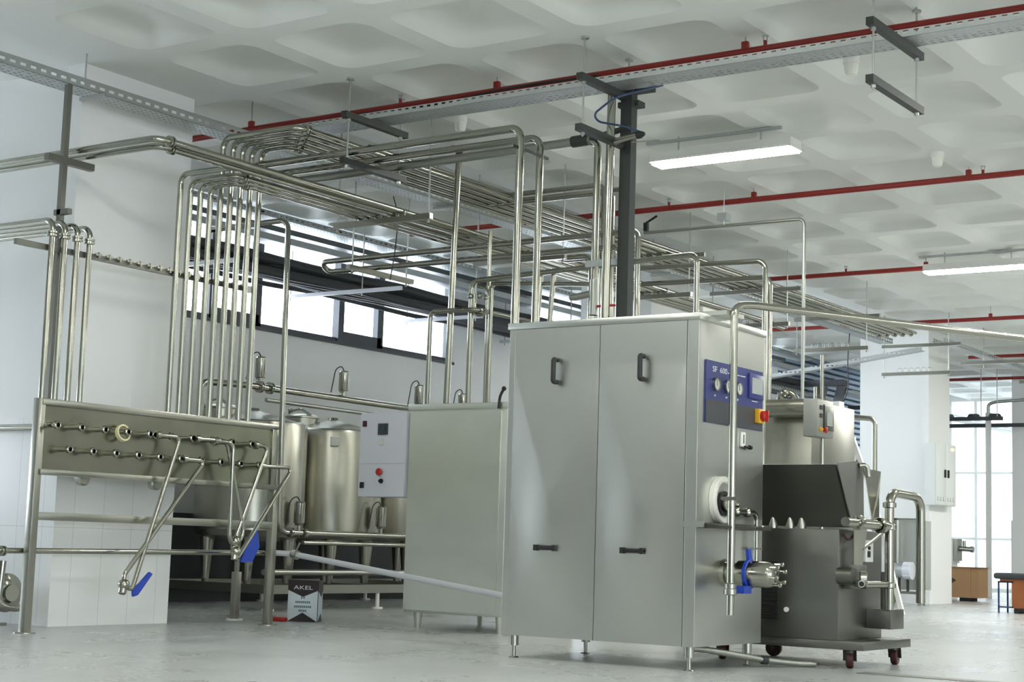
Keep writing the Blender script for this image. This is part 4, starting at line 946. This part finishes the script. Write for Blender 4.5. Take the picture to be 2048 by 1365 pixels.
# ------------------------------------------------------------------ far right
eb = thing('electric_cabinet', 'pale grey two door electric cabinet hung on the far column', 'cabinet', (-8.87, 24.7, 1.5))
part(MB().box((-8.96, 24.27, 1.50), (-8.795, 25.16, 2.44)), 'enclosure', 'boxwhite', eb, smooth=False)
for y0, y1, hy in ((24.28, 24.71, 24.65), (24.72, 25.15, 24.79)):
    d = part(MB().box((-8.797, y0, 1.51), (-8.780, y1, 2.45), bev=.004), 'door', 'boxwhite', eb)
    part(MB().box((-8.782, hy - .02, 1.93), (-8.755, hy + .02, 2.05), bev=.004), 'handle', 'black', d)
    for q in range(3): part(MB().box((-8.781, y0 + .06 + q * .12, 1.57), (-8.777, y0 + .065 + q * .12, 1.63)).box((-8.781, y0 + .06 + q * .12, 1.57), (-8.777, y0 + .12 + q * .12, 1.575)), 'vent_slot', 'greypan', d)
part(MB().box((-8.781, 24.93, 2.36), (-8.770, 25.06, 2.40)), 'indicator', 'led', eb, 'amber indicator lights')
ms = thing('pump_unit', 'steel frame unit with finned motor behind the stand pipe', 'machine', (-8.95, 23.6, 0))
part(MB().box((-9.12, 23.62, .22), (-8.76, 24.0, 1.24)), 'back_panel', 'sheet', ms, smooth=False)
fr = MB()
for x in (-9.13, -8.73): fr.box((x - .02, 23.5, .02), (x + .02, 23.54, 1.27))
fr.box((-9.15, 23.5, .16), (-8.71, 23.54, .20)).box((-9.15, 23.5, 1.24), (-8.71, 23.54, 1.27))
part(fr, 'frame', 'frame', ms, smooth=False)
for x in (-9.13, -8.73): part(MB().cyl((x, 23.52, 0), (x, 23.52, .03), .055), 'foot', 'frame', ms)
mt = part(MB().cyl((-9.16, 23.45, .50), (-8.93, 23.45, .50), .11, 22), 'motor', 'galv', ms)
fn = MB()
for k in range(6): fn.box((-8.95, 23.335, .42 + k * .03), (-8.85, 23.35, .435 + k * .03))
fn.cyl((-8.96, 23.45, .50), (-8.84, 23.45, .50), .13, 22)
part(fn, 'motor_cowl', 'boxgrey', mt)
part(MB().box((-9.05, 23.42, .20), (-9.03, 23.48, .40)).box((-8.92, 23.42, .20), (-8.90, 23.48, .40)), 'motor_foot', 'black', ms)
cr = thing('cardboard_box', 'brown cardboard box on a low pallet by the far glazing', 'box', (-9.6, 27.4, 0))
part(MB().box((-10.0, 27.0, .06), (-9.18, 27.5, .56)).box((-9.185, 27.02, .06), (-9.05, 27.49, .56)), 'carton_body', 'card', cr, smooth=False)
part(MB().box((-10.0, 26.98, .555), (-9.02, 27.52, .565)), 'lid', 'card', cr, smooth=False)
part(MB().prism([(-9.58, 26.996, .32), (-9.50, 26.996, .32), (-9.50, 26.996, .29), (-9.42, 26.996, .34), (-9.50, 26.996, .39), (-9.50, 26.996, .36), (-9.58, 26.996, .36)], (0, .006, 0)), 'printed_arrow', 'boxdark', cr, 'dark printed arrow')
part(MB().box((-9.4, 27.1, 0), (-9.2, 27.4, .06)), 'pallet_block', 'cush', cr, smooth=False)
fm = thing('filling_machine', 'small white filling machine with a steel nozzle behind the cardboard box', 'machine', (-10.2, 29, 0))
part(MB().box((-10.5, 28.9, .62), (-10.16, 29.3, 1.05)).box((-10.5, 29, 0), (-10.2, 29.3, .62)), 'housing', 'plastw', fm, smooth=False)
part(MB().box((-10.16, 28.95, .66), (-10.08, 29.2, 1.05)), 'face_plate', 'frame', fm, smooth=False)
part(MB().cyl((-10.08, 29.05, .88), (-9.86, 29.05, .87), .045, 18).lathe([(.055, 0), (.055, .05), (0, .05)], (-9.87, 29.05, .87), (1, 0, 0), 18).cyl((-9.99, 29.05, .88), (-9.99, 29.05, 1.02), .03), 'nozzle', 'pipe', fm)
pl = thing('roof_drain_pole', 'thin pale steel pole standing before the far glazing', 'post', (-9.93, 30.23, 0))
part(MB().box((-9.975, 30.2, 0), (-9.885, 30.26, 3.42)), 'pole', 'plastw', pl, smooth=False)
part(MB().tube([(-9.93, 30.23, 3.40), (-9.93, 30.23, 3.58), (-9.8, 30.23, 3.62), (-9.0, 30.23, 3.66)], .03, .06), 'pipe_bend', 'pipedull', pl)
dk = thing('pipe_rack', 'dark pipe rack bars under the ceiling before the far glazing', 'rack', (-10.6, 30.5, 3.2))
for (xa, xb_, y, z) in ((-11.5, -9.6, 30.0, 3.26), (-11.0, -9.2, 30.6, 3.18), (-12.2, -11.3, 29.0, 3.42)):
    part(MB().box((xa, y, z), (xb_, y + .06, z + .07)), 'rack_bar', 'foam', dk, smooth=False)
for x in (-11.4, -11.05, -10.7, -10.2, -9.8): part(MB().cyl((x, 30.03, 3.33), (x, 30.4, 3.36), .06, 12), 'rack_clamp', 'foam', dk)
for x in (-11.4, -10.0, -9.7): part(MB().cyl((x, 30.03, 3.3), (x, 30.03, 4.3), .008, 6), 'threaded_rod', 'rod', dk)
tray('cable_tray', 'galvanised tray slanting past the far column before the glazing', 'Y', -11.2, 3.45, .25, 26.5, 35.5, .08)
so = thing('workshop_bench', 'low orange wooden bench with dark cushion top at the right edge', 'bench', (-6.9, 22.2, 0))
part(MB().box((-7.16, 21.95, .45), (-6.0, 22.5, .53), bev=.035), 'cushion', 'cush', so)
part(MB().box((-7.08, 22.0, .41), (-6.1, 22.45, .45)), 'seat_board', 'wood', so, smooth=False)
part(MB().box((-6.92, 22.0, .07), (-6.2, 22.4, .41)), 'cupboard', 'wood', so, smooth=False)
part(MB().box((-7.11, 22.0, .07), (-7.09, 22.02, .42)).box((-7.11, 22.0, .07), (-6.90, 22.02, .09)).box((-7.11, 22.0, .40), (-6.90, 22.02, .42)).box((-7.11, 22.38, 0), (-7.09, 22.4, .42)).box((-7.11, 22.0, 0), (-7.09, 22.02, .09)), 'metal_frame', 'bluecab', so, smooth=False)
part(MB().box((-6.9, 22.02, 0), (-6.84, 22.38, .08)).box((-6.3, 22.02, 0), (-6.24, 22.38, .08)), 'foot', 'black', so, smooth=False)

# ------------------------------------------------------------------ light and look
wd = bpy.data.worlds.new('sky'); sc.world = wd; wd.use_nodes = True
bg = wd.node_tree.nodes['Background']; bg.inputs['Color'].default_value = (.80, .89, 1.0, 1); bg.inputs['Strength'].default_value = 9.5
sc.view_settings.view_transform = 'Standard'; sc.view_settings.look = 'None'
sc.view_settings.exposure = 0.42; sc.view_settings.gamma = 1.0; sc.view_settings.use_curve_mapping = False
sc.cycles.max_bounces = 8; sc.cycles.diffuse_bounces = 5; sc.cycles.glossy_bounces = 5; sc.cycles.transparent_max_bounces = 16
sc.cycles.sample_clamp_indirect = 6.0; sc.cycles.use_denoising = True
